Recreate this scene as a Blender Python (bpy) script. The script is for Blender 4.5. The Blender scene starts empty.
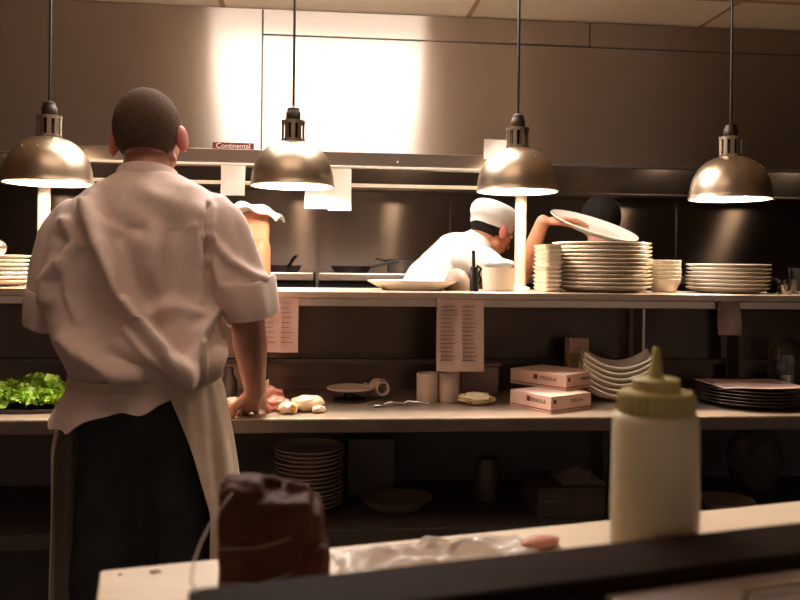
import bpy, bmesh, math, random
from mathutils import Vector, Matrix, noise
random.seed(7)
S = bpy.context.scene
COL = S.collection
R = math.radians
PI = math.pi
F = 800.0            # focal length in pixels (36 mm lens)
ZC = 1.33
THETA = math.atan(0.094)
ROLL = 0.0123
SHIFT = -33.5/800

# ------------------------------------------------------------------ camera
cd = bpy.data.cameras.new('camera'); cam = bpy.data.objects.new('camera', cd); COL.objects.link(cam)
cd.sensor_width = 36; cd.lens = 36*F/800; cd.shift_y = SHIFT; cd.clip_start = .05
CR = Matrix.Rotation(-THETA, 3, 'Z') @ Matrix.Rotation(PI/2, 3, 'X') @ Matrix.Rotation(ROLL, 3, 'Z')
cam.matrix_world = Matrix.Translation((0, 0, ZC)) @ CR.to_4x4()
cd.dof.use_dof = True; cd.dof.focus_distance = 2.35; cd.dof.aperture_fstop = 5.6
S.camera = cam
S.view_settings.view_transform = 'Standard'; S.view_settings.look = 'None'
S.view_settings.gamma = 1; S.view_settings.use_curve_mapping = False
S.view_settings.exposure = 0.0

# ------------------------------------------------------------------ world and lights
w = bpy.data.worlds.new('world'); S.world = w; w.use_nodes = True
w.node_tree.nodes['Background'].inputs[0].default_value = (1, .82, .7, 1)
w.node_tree.nodes['Background'].inputs[1].default_value = .02

def area(name, loc, size, size_y, power, col, rot=(0, 0, 0), spread=180):
    l = bpy.data.lights.new(name, 'AREA'); l.shape = 'RECTANGLE'; l.size = size; l.size_y = size_y
    l.energy = power; l.color = col; l.spread = R(spread)
    o = bpy.data.objects.new(name, l); COL.objects.link(o); o.location = loc; o.rotation_euler = rot
    return o
CEIL = 2.60
TROFFER = dict(x=-.05, y=2.86, w=1.2, d=1.2)
area('rear_fill', (.15, -2.9, 1.35), 9.3, 1.5, 15, (1, .84, .74), (R(90), 0, 0))  # added fill panel behind the camera, unseen, lifts the dark areas

# ------------------------------------------------------------------ pixel helpers (for laying out real positions)
def P(px, py, Y):
    d = CR @ Vector(((px-400)/F, (300-py)/F + SHIFT*800/F, -1))
    t = Y/d.y
    return Vector((d.x*t, Y, ZC+d.z*t))
def PZ(px, py, z):
    d = CR @ Vector(((px-400)/F, (300-py)/F + SHIFT*800/F, -1))
    t = (z-ZC)/d.z
    return Vector((d.x*t, d.y*t, z))
CRI = CR.transposed()
def proj(co):
    d = CRI @ (Vector(co)-Vector((0, 0, ZC)))
    return (400+F*d.x/-d.z, 300-F*(d.y/-d.z - SHIFT*800/F))

# ------------------------------------------------------------------ materials
def lin(c):
    return tuple(((v/255)/12.92 if v/255 <= .04045 else ((v/255+.055)/1.055)**2.4) for v in c)
MATS = {}
def mat(name, rgb, rough=.5, metal=0, var=.12, scale=8, bump=0, bscale=40, stretch=(1, 1, 1), aniso=0, tangent=None,
        trans=0, ior=1.45, emit=0, sss=0, alpha=1, spec=.5, coat=0, sheen=0):
    if name in MATS: return MATS[name]
    m = bpy.data.materials.new(name); m.use_nodes = True; nt = m.node_tree; b = nt.nodes['Principled BSDF']
    c = lin(rgb)
    b.inputs['Roughness'].default_value = rough; b.inputs['Metallic'].default_value = metal
    b.inputs['IOR'].default_value = ior; b.inputs['Transmission Weight'].default_value = trans
    b.inputs['Specular IOR Level'].default_value = spec; b.inputs['Coat Weight'].default_value = coat
    b.inputs['Alpha'].default_value = alpha
    if sheen: b.inputs['Sheen Weight'].default_value = sheen
    if sss:
        b.inputs['Subsurface Weight'].default_value = sss; b.inputs['Subsurface Radius'].default_value = (.02, .01, .006)
        b.inputs['Subsurface Scale'].default_value = .5
    tc = nt.nodes.new('ShaderNodeTexCoord'); mp = nt.nodes.new('ShaderNodeMapping'); mp.inputs['Scale'].default_value = stretch
    nt.links.new(tc.outputs['Object'], mp.inputs[0])
    n = nt.nodes.new('ShaderNodeTexNoise'); n.inputs['Scale'].default_value = scale; n.inputs['Detail'].default_value = 4
    nt.links.new(mp.outputs[0], n.inputs['Vector'])
    r = nt.nodes.new('ShaderNodeValToRGB')
    r.color_ramp.elements[0].position = .3; r.color_ramp.elements[1].position = .7
    r.color_ramp.elements[0].color = tuple(v*(1-var) for v in c)+(1,); r.color_ramp.elements[1].color = tuple(min(1, v*(1+var)) for v in c)+(1,)
    nt.links.new(n.outputs['Fac'], r.inputs[0]); nt.links.new(r.outputs[0], b.inputs['Base Color'])
    if bump:
        n2 = nt.nodes.new('ShaderNodeTexNoise'); n2.inputs['Scale'].default_value = bscale; n2.inputs['Detail'].default_value = 3
        nt.links.new(mp.outputs[0], n2.inputs['Vector'])
        bp = nt.nodes.new('ShaderNodeBump'); bp.inputs['Strength'].default_value = bump; bp.inputs['Distance'].default_value = .01
        nt.links.new(n2.outputs['Fac'], bp.inputs['Height']); nt.links.new(bp.outputs[0], b.inputs['Normal'])
    if aniso:
        b.inputs['Anisotropic'].default_value = aniso
        cx = nt.nodes.new('ShaderNodeCombineXYZ')
        for i in range(3): cx.inputs[i].default_value = tangent[i]
        nt.links.new(cx.outputs[0], b.inputs['Tangent'])
    if emit:
        b.inputs['Emission Color'].default_value = c+(1,); b.inputs['Emission Strength'].default_value = emit
    MATS[name] = m
    return m
M = dict(
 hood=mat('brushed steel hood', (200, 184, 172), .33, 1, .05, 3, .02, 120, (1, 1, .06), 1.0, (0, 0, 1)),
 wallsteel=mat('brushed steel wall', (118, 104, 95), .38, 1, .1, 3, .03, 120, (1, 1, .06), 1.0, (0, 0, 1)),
 steel=mat('stainless steel', (190, 172, 156), .32, 1, .08, 6, .04, 60, (.1, 1, 1)),
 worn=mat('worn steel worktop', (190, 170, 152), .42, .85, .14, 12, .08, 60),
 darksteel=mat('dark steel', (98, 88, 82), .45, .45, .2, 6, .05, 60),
 edgesteel=mat('shaded edge steel', (120, 106, 96), .5, .4, .15, 8, .04, 50),  # darker than the worktop: shade of the front face put into the colour
 black=mat('black iron', (42, 38, 36), .5, .3, .2, 10, .1, 50),
 blackp=mat('black plastic', (24, 22, 21), .4, 0, .1),
 brass=mat('aged bronze lacquer', (184, 166, 144), .33, 1, .10, 5, .02, 30),
 socket=mat('dark socket', (58, 48, 40), .4, .6, .1),
 shadein=mat('white enamel inside', (245, 238, 225), .5, 0, .02),
 postm=mat('cream painted post', (196, 180, 160), .5, 0, .04),
 bulb=mat('lit bulb', (255, 226, 190), .5, 0, 0, emit=22),
 troffer=mat('lit diffuser', (255, 247, 240), .5, 0, 0, emit=15),
 troffer2=mat('dim diffuser', (255, 226, 202), .5, 0, 0, emit=2.5),
 ceiling=mat('ceiling tile', (244, 226, 196), .95, 0, .03, 30, .2, 200),
 tbar=mat('ceiling grid', (176, 140, 104), .6, 0, .05),
 wallpaint=mat('warm painted wall', (180, 150, 126), .9, 0, .06, 2, .05, 40),
 dark=mat('dark recess', (104, 95, 90), .8, 0, .1),
 floor=mat('dark quarry tile', (58, 46, 42), .55, 0, .25, 4, .15, 20),
 china=mat('white china', (240, 230, 212), .22, 0, .02, coat=.3),
 chinad=mat('brown glazed china', (70, 55, 46), .25, 0, .1, coat=.3),
 shirt=mat('off-white cotton', (226, 200, 188), .9, 0, .04, 60, .12, 500, sheen=.3),
 jacket=mat('white cotton jacket', (206, 203, 197), .9, 0, .03, 30, .1, 300, sheen=.2),
 apron=mat('cream apron cloth', (206, 184, 164), .92, 0, .06, 40, .15, 400, sheen=.2),
 pants=mat('black trousers', (58, 55, 53), .9, 0, .2, 20, .1, 200),
 skin=mat('skin', (168, 116, 94), .5, 0, .08, 20, .05, 120, sss=.15),
 skin2=mat('warm skin', (200, 134, 102), .5, 0, .08, 20, .05, 120, sss=.15),
 ear=mat('ear skin', (190, 112, 98), .5, 0, .08, 20, sss=.3),
 hbulb=mat('lit hood bulb', (255, 226, 190), .5, 0, 0, emit=85),
 hair=mat('cropped dark hair', (84, 66, 54), .95, 0, .12, 160, .3, 400, spec=.15),
 hair2=mat('black hair', (30, 23, 20), .8, 0, .3, 80, .3, 200, spec=.15),
 eye=mat('eye white', (225, 215, 205), .3, 0, .02), lip=mat('lips', (165, 95, 82), .5, 0, .05),
 paper=mat('white paper', (236, 224, 212), .9, 0, .03, 20),
 paperp=mat('pinkish paper', (196, 168, 156), .9, 0, .05, 30),
 ink=mat('grey ink', (120, 98, 90), .9, 0, .05), inkr=mat('red ink', (120, 34, 32), .7, 0, .05), inkw=mat('white ink', (245, 235, 225), .7, 0, .02),
 box=mat('printed carton', (222, 186, 168), .7, 0, .05, 14),
 boxd=mat('dark carton', (90, 76, 70), .8, 0, .1, 14),
 band=mat('red carton stripe', (160, 92, 86), .7, 0, .05),
 leaf=mat('lettuce green', (160, 196, 70), .5, 0, .35, 14, .2, 60, sss=.1),
 leafd=mat('dark greens', (48, 74, 34), .5, 0, .35, 14, .2, 60),
 chicken=mat('raw pale meat', (238, 216, 184), .35, 0, .12, 20, .15, 60, sss=.2, coat=.3),
 fat=mat('yellow fat', (214, 164, 60), .4, 0, .2, 40, sss=.2),
 pink=mat('raw pink meat', (222, 152, 134), .35, 0, .18, 24, .2, 60, sss=.2, coat=.3),
 board=mat('cutting board', (226, 202, 172), .5, 0, .06, 5, .05, 60, (1, 4, 1)),
 hardware=mat('bright steel', (200, 190, 180), .15, 1, .02),
 rail=mat('dark bronze steel rail', (46, 33, 28), .6, 0, .2, 6, .05, 40, (.2, 3, 1), spec=.02),
 cap=mat('yellowed plastic cap', (190, 172, 112), .45, 0, .05, sss=.2),
 bottle=mat('cloudy plastic', (228, 214, 180), .45, 0, .05, 12, sss=.5),
 sauce=mat('pale sauce', (190, 172, 134), .5, 0, .06),
 amber=mat('amber film wrap', (82, 50, 36), .65, 0, .35, 9, .1, 22, spec=.12, sss=.2),
 film=mat('crumpled clear film', (222, 210, 202), .25, 0, .05, 10, trans=.5, ior=1.15, alpha=.45),
 glass=mat('clear glass', (240, 240, 235), .03, 0, 0, trans=1, ior=1.45),
 foil=mat('cling film sheen', (120, 108, 98), .2, 0, .2, 12, .5, 30, trans=.5, ior=1.2),
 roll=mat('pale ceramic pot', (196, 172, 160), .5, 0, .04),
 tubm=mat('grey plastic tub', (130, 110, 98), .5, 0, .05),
 cloth=mat('crumpled cloth', (200, 178, 142), .9, 0, .1, 30, .2, 200),
 string=mat('pale string', (150, 132, 114), .8, 0, .1),
)

# ------------------------------------------------------------------ mesh builder
class MB:
    def __init__(s): s.bm = bmesh.new(); s.bev = False
    def box(s, a, b, rot=0, bev=0, pivot=None):
        a = Vector(a); b = Vector(b); c = (a+b)/2; d = b-a
        r = bmesh.ops.create_cube(s.bm, size=1)['verts']
        for v in r: v.co = Vector((v.co.x*d.x, v.co.y*d.y, v.co.z*d.z))
        if bev:
            s.bev = True
            es = list({e for v in r for e in v.link_edges})
            q = bmesh.ops.bevel(s.bm, geom=es, offset=min(bev, min(abs(d.x), abs(d.y), abs(d.z))*.45), segments=2, affect='EDGES', profile=.5)
            r = q['verts']
            r = list({v for f in q['faces'] for v in f.verts} | {v for v in r if v.is_valid})
            r = s._conn(r[0])
        m = Matrix.Rotation(rot, 3, 'Z')
        for v in r: v.co = m @ v.co + c
        return s
    def _conn(s, v0):
        seen = {v0}; st = [v0]
        while st:
            v = st.pop()
            for e in v.link_edges:
                o = e.other_vert(v)
                if o not in seen: seen.add(o); st.append(o)
        return list(seen)
    def rings(s, rings, close=True, capa=True, capb=True):
        bm = s.bm; vs = [[bm.verts.new(p) for p in r] for r in rings]
        n = len(vs[0])
        for i in range(len(vs)-1):
            for j in range(n if close else n-1):
                k = (j+1) % n
                try: bm.faces.new((vs[i][j], vs[i][k], vs[i+1][k], vs[i+1][j]))
                except ValueError: pass
        if capa and close: bm.faces.new(list(reversed(vs[0])))
        if capb and close: bm.faces.new(vs[-1])
        return s
    def tube(s, pts, r, seg=8, caps=True):
        pts = [Vector(p) for p in pts]; rs = r if isinstance(r, (list, tuple)) else [r]*len(pts)
        out = []; u = None
        for i, p in enumerate(pts):
            t = (pts[min(i+1, len(pts)-1)]-pts[max(i-1, 0)]).normalized()
            if u is None:
                u = t.orthogonal().normalized()
            u = (u - t*u.dot(t)).normalized(); v = t.cross(u)
            out.append([p+(u*math.cos(2*PI*k/seg)+v*math.sin(2*PI*k/seg))*rs[i] for k in range(seg)])
        return s.rings(out, True, caps, caps)
    def lathe(s, prof, c=(0, 0, 0), seg=32, axis=None, caps=False):
        c = Vector(c); q = Vector((0, 0, 1)).rotation_difference(Vector(axis)).to_matrix() if axis else Matrix.Identity(3)
        rr = [[c+q@Vector((max(r, .0003)*math.cos(2*PI*k/seg), max(r, .0003)*math.sin(2*PI*k/seg), z)) for k in range(seg)] for r, z in prof]
        return s.rings(rr, True, caps, caps)
    def ell(s, c, r, rot=None, seg=20, fn=None):
        q = rot or Matrix.Identity(3)
        vs = bmesh.ops.create_uvsphere(s.bm, u_segments=seg, v_segments=max(8, seg//2+2), radius=1)['verts']
        for v in vs:
            p = v.co.copy()
            k = fn(p) if fn else 1
            v.co = Vector(c)+q@Vector((p.x*r[0]*k, p.y*r[1]*k, p.z*r[2]*k))
        return s
    def cap(s, a, b, ra, rb, seg=14):
        a = Vector(a); b = Vector(b); d = b-a; L = d.length; q = Vector((0, 0, 1)).rotation_difference(d).to_matrix()
        prof = [(ra*math.cos(t), ra*math.sin(t)) for t in [R(x) for x in (-89, -60, -30, 0)]]+[(rb*math.cos(t), L+rb*math.sin(t)) for t in [R(x) for x in (0, 30, 60, 89)]]
        rr = [[a+q@Vector((r*math.cos(2*PI*k/seg), r*math.sin(2*PI*k/seg), z)) for k in range(seg)] for r, z in prof]
        return s.rings(rr)
    def grid(s, fn, nu, nv, thick=0):
        bm = s.bm; g = [[bm.verts.new(fn(i/nu, j/nv)) for j in range(nv+1)] for i in range(nu+1)]
        fs = [bm.faces.new((g[i][j], g[i+1][j], g[i+1][j+1], g[i][j+1])) for i in range(nu) for j in range(nv)]
        if thick:
            bmesh.ops.recalc_face_normals(bm, faces=fs)
            bmesh.ops.solidify(bm, geom=fs, thickness=thick)
        return s
    def mesh(s, name, smooth=35, recalc=True):
        if s.bev: smooth = min(smooth, 20)
        elif smooth == 35: smooth = 50
        if recalc: bmesh.ops.recalc_face_normals(s.bm, faces=s.bm.faces)
        me = bpy.data.meshes.new(name); s.bm.to_mesh(me); s.bm.free()
        for p in me.polygons: p.use_smooth = True
        me.set_sharp_from_angle(angle=R(smooth))
        return me
ORG = {}
def link(name, me, m, parent=None, origin=None):
    o = bpy.data.objects.new(name, me); COL.objects.link(o)
    if m is not None: me.materials.append(m)
    if parent is not None:
        L = ORG[parent]; o.parent = parent
    else:
        if origin is None:
            xs = [v.co for v in me.vertices]
            lo = [min(c[i] for c in xs) for i in range(3)]; hi = [max(c[i] for c in xs) for i in range(3)]
            origin = ((lo[0]+hi[0])/2, (lo[1]+hi[1])/2, lo[2])
        L = Vector(origin); o.location = L
    me.transform(Matrix.Translation(-L)); ORG[o] = L
    return o
def part(mb, name, m, parent, smooth=35): return link(name, mb.mesh(name, smooth), m, parent)
def tag(o, label, cat, group=None, kind=None):
    o['label'] = label; o['category'] = cat
    if group: o['group'] = group
    if kind: o['kind'] = kind
    return o
def thing(name, label, cat, loc=(0, 0, 0), group=None):
    o = bpy.data.objects.new(name, None); COL.objects.link(o); o.location = loc; o.empty_display_size = .05
    ORG[o] = Vector(loc); return tag(o, label, cat, group)
def solo(mb, name, m, label, cat, group=None, smooth=35, kind=None):
    return tag(link(name, mb.mesh(name, smooth), m), label, cat, group, kind)
def struct(mb, name, m, smooth=35):
    o = link(name, mb.mesh(name, smooth), m); o['kind'] = 'structure'; return o
def dup(root, loc=None, rotz=None, label=None, group=None):
    r = root.copy(); COL.objects.link(r)
    if loc is not None: r.location = loc
    if rotz is not None: r.rotation_euler = (root.rotation_euler.x, root.rotation_euler.y, rotz)
    if label: r['label'] = label
    if group: r['group'] = group
    for ch in list(root.children):
        c = ch.copy(); COL.objects.link(c); c.parent = r
        for g in list(ch.children):
            d = g.copy(); COL.objects.link(d); d.parent = c
    return r
def fuse(mb, voxel=.008, smooth=4, fn=None, fac=.5, decimate=None):
    """union of the collected solids as one continuous smooth surface"""
    me = bpy.data.meshes.new('t'); bmesh.ops.recalc_face_normals(mb.bm, faces=mb.bm.faces); mb.bm.to_mesh(me); mb.bm.free()
    o = bpy.data.objects.new('t', me); COL.objects.link(o)
    a = o.modifiers.new('r', 'REMESH'); a.mode = 'VOXEL'; a.voxel_size = voxel; a.adaptivity = 0
    b = o.modifiers.new('s', 'SMOOTH'); b.iterations = smooth; b.factor = fac
    dg = bpy.context.evaluated_depsgraph_get(); dg.update()
    out = bpy.data.meshes.new_from_object(o.evaluated_get(dg))
    bpy.data.objects.remove(o); bpy.data.meshes.remove(me)
    if fn:
        nm = [v.normal.copy() for v in out.vertices]
        for v, n in zip(out.vertices, nm): v.co = fn(v.co.copy(), n)
        out.update()
    for p in out.polygons: p.use_smooth = True
    return out
def fpart(mb, name, m, parent, **k): return link(name, fuse(mb, **k), m, parent)
def text(body, size, loc, rot, m, parent, name='lettering', ext=.0004):
    c = bpy.data.curves.new('t', 'FONT'); c.body = body; c.size = size; c.extrude = ext; c.align_x = 'CENTER'; c.align_y = 'CENTER'
    o = bpy.data.objects.new('t', c); COL.objects.link(o)
    dg = bpy.context.evaluated_depsgraph_get(); dg.update()
    me = bpy.data.meshes.new_from_object(o.evaluated_get(dg)); bpy.data.objects.remove(o)
    me.transform(Matrix.Translation(loc) @ rot.to_4x4())
    return link(name, me, m, parent)
FRONT = Matrix.Rotation(PI/2, 3, 'X')

# ================================================================== SETTING
XL, XR, YB, YR = -4.6, 4.9, 4.95, -3.0
struct(MB().box((XL, YR, -.1), (XR, YB, 0)), 'floor', M['floor'])
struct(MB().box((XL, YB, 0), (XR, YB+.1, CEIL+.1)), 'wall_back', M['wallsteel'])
struct(MB().box((XL-.1, YR, 0), (XL, YB, CEIL+.1)), 'wall_left', M['wallpaint'])
struct(MB().box((XR, YR, 0), (XR+.1, YB, CEIL+.1)), 'wall_right', M['dark'])
struct(MB().box((XL, YR-.1, 0), (XR, YR, CEIL+.1)), 'wall_rear', M['wallpaint'])
struct(MB().box((XL, YR, CEIL), (XR, YB, CEIL+.1)), 'ceiling', M['ceiling'])
# ceiling grid: the seams that the photo shows are 1.22 m apart
gx0 = P(472, 0, 3.9).x
mb = MB()
for k in range(-3, 4): mb.box((gx0+k*1.22-.012, YR, CEIL-.006), (gx0+k*1.22+.012, 4.0, CEIL+.01))
gy = PZ(800, 3, CEIL).y
for k in range(-11, 1): mb.box((XL, gy+k*.61-.012, CEIL-.0055), (XR, gy+k*.61+.012, CEIL+.01))
struct(mb, 'trim_1', M['tbar'])

def troffer(loc, label, m, hw=.61, hd=.3):
    x, y = loc
    t = thing('ceiling_light', label, 'light', (x, y, CEIL-.04))
    part(MB().box((x-hw, y-hd, CEIL-.085), (x+hw, y+hd, CEIL-.012), bev=.012), 'diffuser', m, t)
    f = MB().box((x-hw-.02, y-hd-.02, CEIL-.012), (x+hw+.02, y+hd+.02, CEIL))
    part(f, 'frame', M['steel'], t)
troffer((TROFFER['x'], TROFFER['y']), 'lit square ceiling light above the pass whose reflection whitens the hood', M['troffer'], .60, .60)
troffer((-.2, 1.25), 'dim rectangular ceiling light over the aisle behind the standing cook', M['troffer2'])

# ================================================================== EXHAUST HOOD
YH = 4.0
zb = P(600, 165, YH).z
hood = thing('exhaust_hood', 'large brushed stainless steel exhaust hood below the ceiling with blown-out reflection', 'hood', (0, YH, zb))
part(MB().box((XL+.02, YH+.012, zb), (XR-.02, YH+.05, CEIL-.004)).box((XL+.02, YH+.05, CEIL-.06), (XR-.02, YB-.01, CEIL-.004)), 'body', M['darksteel'], hood)
xs1 = P(262, 80, YH).x; xs2 = P(590, 35, YH).x; zs = P(430, 41, YH).z
g = .004
for a, b, c, d in ((XL+.02, xs1-g, zb, CEIL-.006), (xs1+g, XR-.02, zb, zs-g), (xs1+g, xs2-g, zs+g, CEIL-.006), (xs2+g, XR-.02, zs+g, CEIL-.006)):
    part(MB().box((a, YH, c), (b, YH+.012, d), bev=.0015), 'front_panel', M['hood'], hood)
part(MB().box((XL+.02, YH-.004, zb-.012), (XR-.02, YH+.03, zb+.002)), 'drip_edge', M['darksteel'], hood)
mb = MB()
zw = P(625, 196, YB-.03).z
mb.grid(lambda u, v: Vector((XL+.02+u*(XR-XL-.04), YH+.5+v*(YB-.06-YH-.5), zb+.28+(zw-zb-.28)*v)), 60, 2, .02)
part(mb, 'filter_bank', M['darksteel'], hood)
part(MB().box((XL+.02, YB-.1, zw), (XR-.02, YB-.002, zw+.06)), 'grease_trough', M['darksteel'], hood)
for x in (P(60, 190, 5.28).x, P(302, 190, 5.28).x, P(394, 190, 5.28).x, P(625, 196, 5.28).x, P(742, 196, 5.28).x):
    b_ = part(MB().lathe([(.001, -.05), (.035, -.04), (.05, -.01), (.05, .02), (.001, .03)], (x, 4.62, zb+.13)), 'hood_lamp', M['hbulb'], hood)
# sheet stuck on the hood / rail end
# ================================================================== BACK WALL FITTINGS
mb = MB()
for px in (210, 450, 676): 
    x = P(px, 230, YB).x; mb.box((x-.004, YB-.006, .9), (x+.004, YB-.0005, zw))
struct(mb, 'trim_2', M['darksteel'])

# ================================================================== RANGE LINE (behind the pass)
YG = 4.05
ztop = P(340, 273, YG).z
def range_unit(x0, x1, label, cat='stove'):
    t = thing('cooking_range', label, cat, ((x0+x1)/2, 4.4, 0), 'cooking ranges under the hood')
    part(MB().box((x0, YG+.03, .12), (x1, YB-.03, ztop-.045), bev=.006), 'body', M['black'], t)
    part(MB().box((x0, YG, ztop-.042), (x1, YB-.03, ztop), bev=.006), 'raised_shelf', M['steel'], t)
    part(MB().box((x0+.05, YG, .2), (x1-.05, YG+.03, .72), bev=.006), 'oven_door', M['darksteel'], t)
    part(MB().tube([(x0+.1, YG-.03, .66), (x1-.1, YG-.03, .66)], .012).box((x0+.12, YG-.03, .655), (x0+.14, YG+.01, .665)).box((x1-.14, YG-.03, .655), (x1-.12, YG+.01, .665)), 'oven_handle', M['steel'], t)
    for k in range(4):
        xx = x0+(x1-x0)*(k+.5)/4
        part(MB().lathe([(.001, 0), (.022, 0), (.02, .03), (.001, .03)], (xx, YG+.03, .84), 16, (0, -1, 0)), 'knob', M['blackp'], t)
    for sx in (x0+.05, x1-.05):
        for sy in (YG+.1, YB-.1):
            part(MB().tube([(sx, sy, 0), (sx, sy, .12)], .02), 'leg', M['steel'], t)
xa = P(316, 275, YG).x; xb = P(401, 275, YG).x
range_unit(xa-1.0, xa-.012, 'black range with steel top, left of the gap, with the upright-handled pan on it')
range_unit(xa+.012, xa+1.0, 'black range with steel top, right of the gap, with the long-handled pan on it')
range_unit(xa+1.03, xa+2.0, 'black range with steel top behind the tall plate stacks')
range_unit(xa-2.03, xa-1.02, 'black range with steel top at far left behind the standing cook')
def pan(x, y, r, hx, hy, hz, label):
    t = thing('frying_pan', label, 'pan', (x, y, ztop))
    part(MB().lathe([(.001, .004), (r*.78, .004), (r*.8, .0), (r, .032), (r+.004, .036), (r-.004, .036), (r*.78, .01), (.001, .008)], (x, y, ztop), 36), 'bowl', M['black'], t)
    d = Vector((hx, hy, 0)).normalized()
    a = Vector((x, y, ztop+.03))+d*r*.97
    part(MB().tube([a, a+d*.04+Vector((0, 0, hz*.3)), a+d*.1+Vector((0, 0, hz*.8)), a+d*.15+Vector((0, 0, hz))], [.009, .008, .010, .008]), 'handle', M['blackp'], t)
p1 = P(283, 270, 4.3); p2 = P(353, 270, 4.3)
pan(p1.x, 4.3, .098, .35, -1, .055, 'black frying pan on the range beside the raised arm, handle toward the pass')
pan(p2.x-.01, 4.3, .108, 1, -.25, .035, 'black frying pan on the range with long handle pointing right')
# pot lid / taps glinting by the pans
p3 = P(402, 262, 4.45)
t = thing('saucepan', 'small dark saucepan on the range next to the capped cook', 'pan', (p3.x, 4.5, ztop))
part(MB().lathe([(.001, .002), (.075, .002), (.08, .01), (.08, .075), (.084, .078), (.076, .078), (.074, .01), (.001, .008)], (p3.x, 4.5, ztop)), 'bowl', M['darksteel'], t)
part(MB().tube([(p3.x-.07, 4.46, ztop+.06), (p3.x-.15, 4.42, ztop+.075)], .008), 'handle', M['hardware'], t)

# ================================================================== PREP COUNTER + PASS SHELF
YC = 2.13                         # front edge of worktop
ZT = (P(0, 420.5, YC).z+P(750, 416.2, YC).z)/2
CX0, CX1 = -2.3, 2.6
ctr = thing('prep_counter', 'long stainless steel prep counter with undershelf beneath the pass', 'counter', (0, YC, 0))
part(MB().box((CX0, YC+.002, ZT-.03), (CX1, 2.68, ZT), bev=.002), 'worktop', M['worn'], ctr)
part(MB().box((CX0, YC, ZT-.038), (CX1, YC+.03, ZT-.003), bev=.002), 'front_edge', M['edgesteel'], ctr)
ZU = P(440, 529, YC+.05).z
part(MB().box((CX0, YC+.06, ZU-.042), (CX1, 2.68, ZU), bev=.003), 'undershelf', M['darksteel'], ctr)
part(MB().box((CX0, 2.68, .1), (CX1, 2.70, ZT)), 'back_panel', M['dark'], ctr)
for x in (CX0+.05, -.75, .95, CX1-.05):
    for y in (YC+.5,) if -1 < x < 1 else (YC+.08, YC+.5):
        part(MB().tube([(x, y, 0), (x, y, ZT-.04)], .018), 'leg', M['darksteel'], ctr)
YS0, YS1 = 2.36, 2.70
zsh = lambda px, py: P(px, py, YS0).z
ZS = (zsh(300, 290.0)+zsh(550, 292)+zsh(750, 296))/3
shelf = thing('pass_shelf', 'stainless steel pass shelf above the prep counter holding plates', 'shelf', (0, YS0, ZT))
part(MB().box((CX0, YS0+.004, ZS-.012), (CX1, YS1, ZS), bev=.003).box((CX0, YS0-.004, ZS-.024), (CX1, YS0+.012, ZS-.001), bev=.005), 'top', M['worn'], shelf)
part(MB().box((CX0, YS0+.006, ZS-.046), (CX1, YS0+.03, ZS-.012), bev=.002), 'front_apron', M['steel'], shelf)
# upright back of the shelf: upper panel, ledge, lower panel
zl = P(500, 362, YS0+.2).z
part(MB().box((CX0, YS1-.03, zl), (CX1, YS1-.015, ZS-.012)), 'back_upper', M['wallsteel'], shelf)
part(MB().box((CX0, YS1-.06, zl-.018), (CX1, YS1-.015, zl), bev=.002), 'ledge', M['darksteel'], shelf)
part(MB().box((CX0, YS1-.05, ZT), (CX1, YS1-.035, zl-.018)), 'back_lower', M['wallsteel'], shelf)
for px in (262, 645, 742):
    x = P(px, 330, 2.55).x
    part(MB().box((x-.004, 2.56, ZT), (x+.004, YS1-.06, ZS-.014)), 'bracket', M['darksteel'] if px != 645 else M['steel'], shelf)
for px in (318, 494, 706):
    p = P(px, 300, YS0)
    part(MB().lathe([(.001, 0), (.004, 0), (.003, .003), (.001, .003)], (p.x, YS0+.006, ZS-.03), 10, (0, -1, 0)), 'rivet_or_glint', M['hardware'], shelf)
# ticket rail standing on the shelf
YT = 2.68
tr = thing('ticket_rail', 'steel ticket rail frame on two white posts above the pass shelf', 'rail', (0, YT, ZS))
xp1 = P(44, 210, YT).x; xp2 = P(520.5, 240, YT).x
zt0 = P(300, 151.5, YT).z; zt1 = P(300, 166.5, YT).z; zr = P(300, 184.3, YT).z
for x in (xp1, xp2):
    q = part(MB().tube([(x, YT, ZS), (x, YT, zt0-.002)], .0195, 20), 'post', M['postm'], tr)
    part(MB().lathe([(.034, 0), (.034, .006), (.021, .012), (.021, .013)], (x, YT, ZS), 24), 'flange', M['shadein'], tr)
part(MB().box((xp1, YT-.025, zt1), (xp2, YT+.06, zt0), bev=.003), 'channel', M['steel'], tr)
part(MB().box((xp1, YT-.031, zt1-.004), (xp2, YT-.02, zt1+.003), bev=.0015), 'channel_lip', M['shadein'], tr)  # white colour stands in for the highlight along the channel's bottom edge
part(MB().tube([(xp1, YT-.01, zr), (xp2, YT-.01, zr)], .0062, 12), 'rod', M['shadein'], tr)
for px in (205, 398):
    p = P(px, 162, YT-.03)
    part(MB().lathe([(.001, 0), (.004, 0), (.001, .004)], (p.x, YT-.026, p.z), 10, (0, -1, 0)), 'screw', M['hardware'], tr)

def sheet(name, x0, y0, x1, y1, Y, m, label, group=None, bend=.006, marks=0, tilt=0):
    a = P(x0, y0, Y); b = P(x1, y1, Y); W = b.x-a.x; H = a.z-b.z
    t = thing(name, label, 'paper', ((a.x+b.x)/2, Y, b.z), group)
    def fn(u, v): return Vector((a.x+W*u, Y+bend*math.sin(v*3+u*2)-bend*v*1.2+.0015*math.sin(u*PI*2), a.z-H*v))
    part(MB().grid(fn, 10, 14, .0006), 'sheet', m, t)
    if marks:
        mb = MB()
        for k in range(marks):
            v = .1+.8*k/marks
            for (u0, u1) in ((.08, .44), (.54, .9)):
                u1 = u0+(u1-u0)*random.uniform(.6, 1)
                p = fn(u0, v); q = fn(u1, v)
                mb.box((p.x, min(p.y, q.y)-.0022, p.z-.0016), (q.x, max(p.y, q.y)-.0012, p.z))
        part(mb, 'print', M['ink'], t)
    return t
sheet('order_ticket', 221, 165, 245, 196, YT-.04, M['paper'], 'white order ticket on the rail just right of the cook\'s head')
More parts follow.
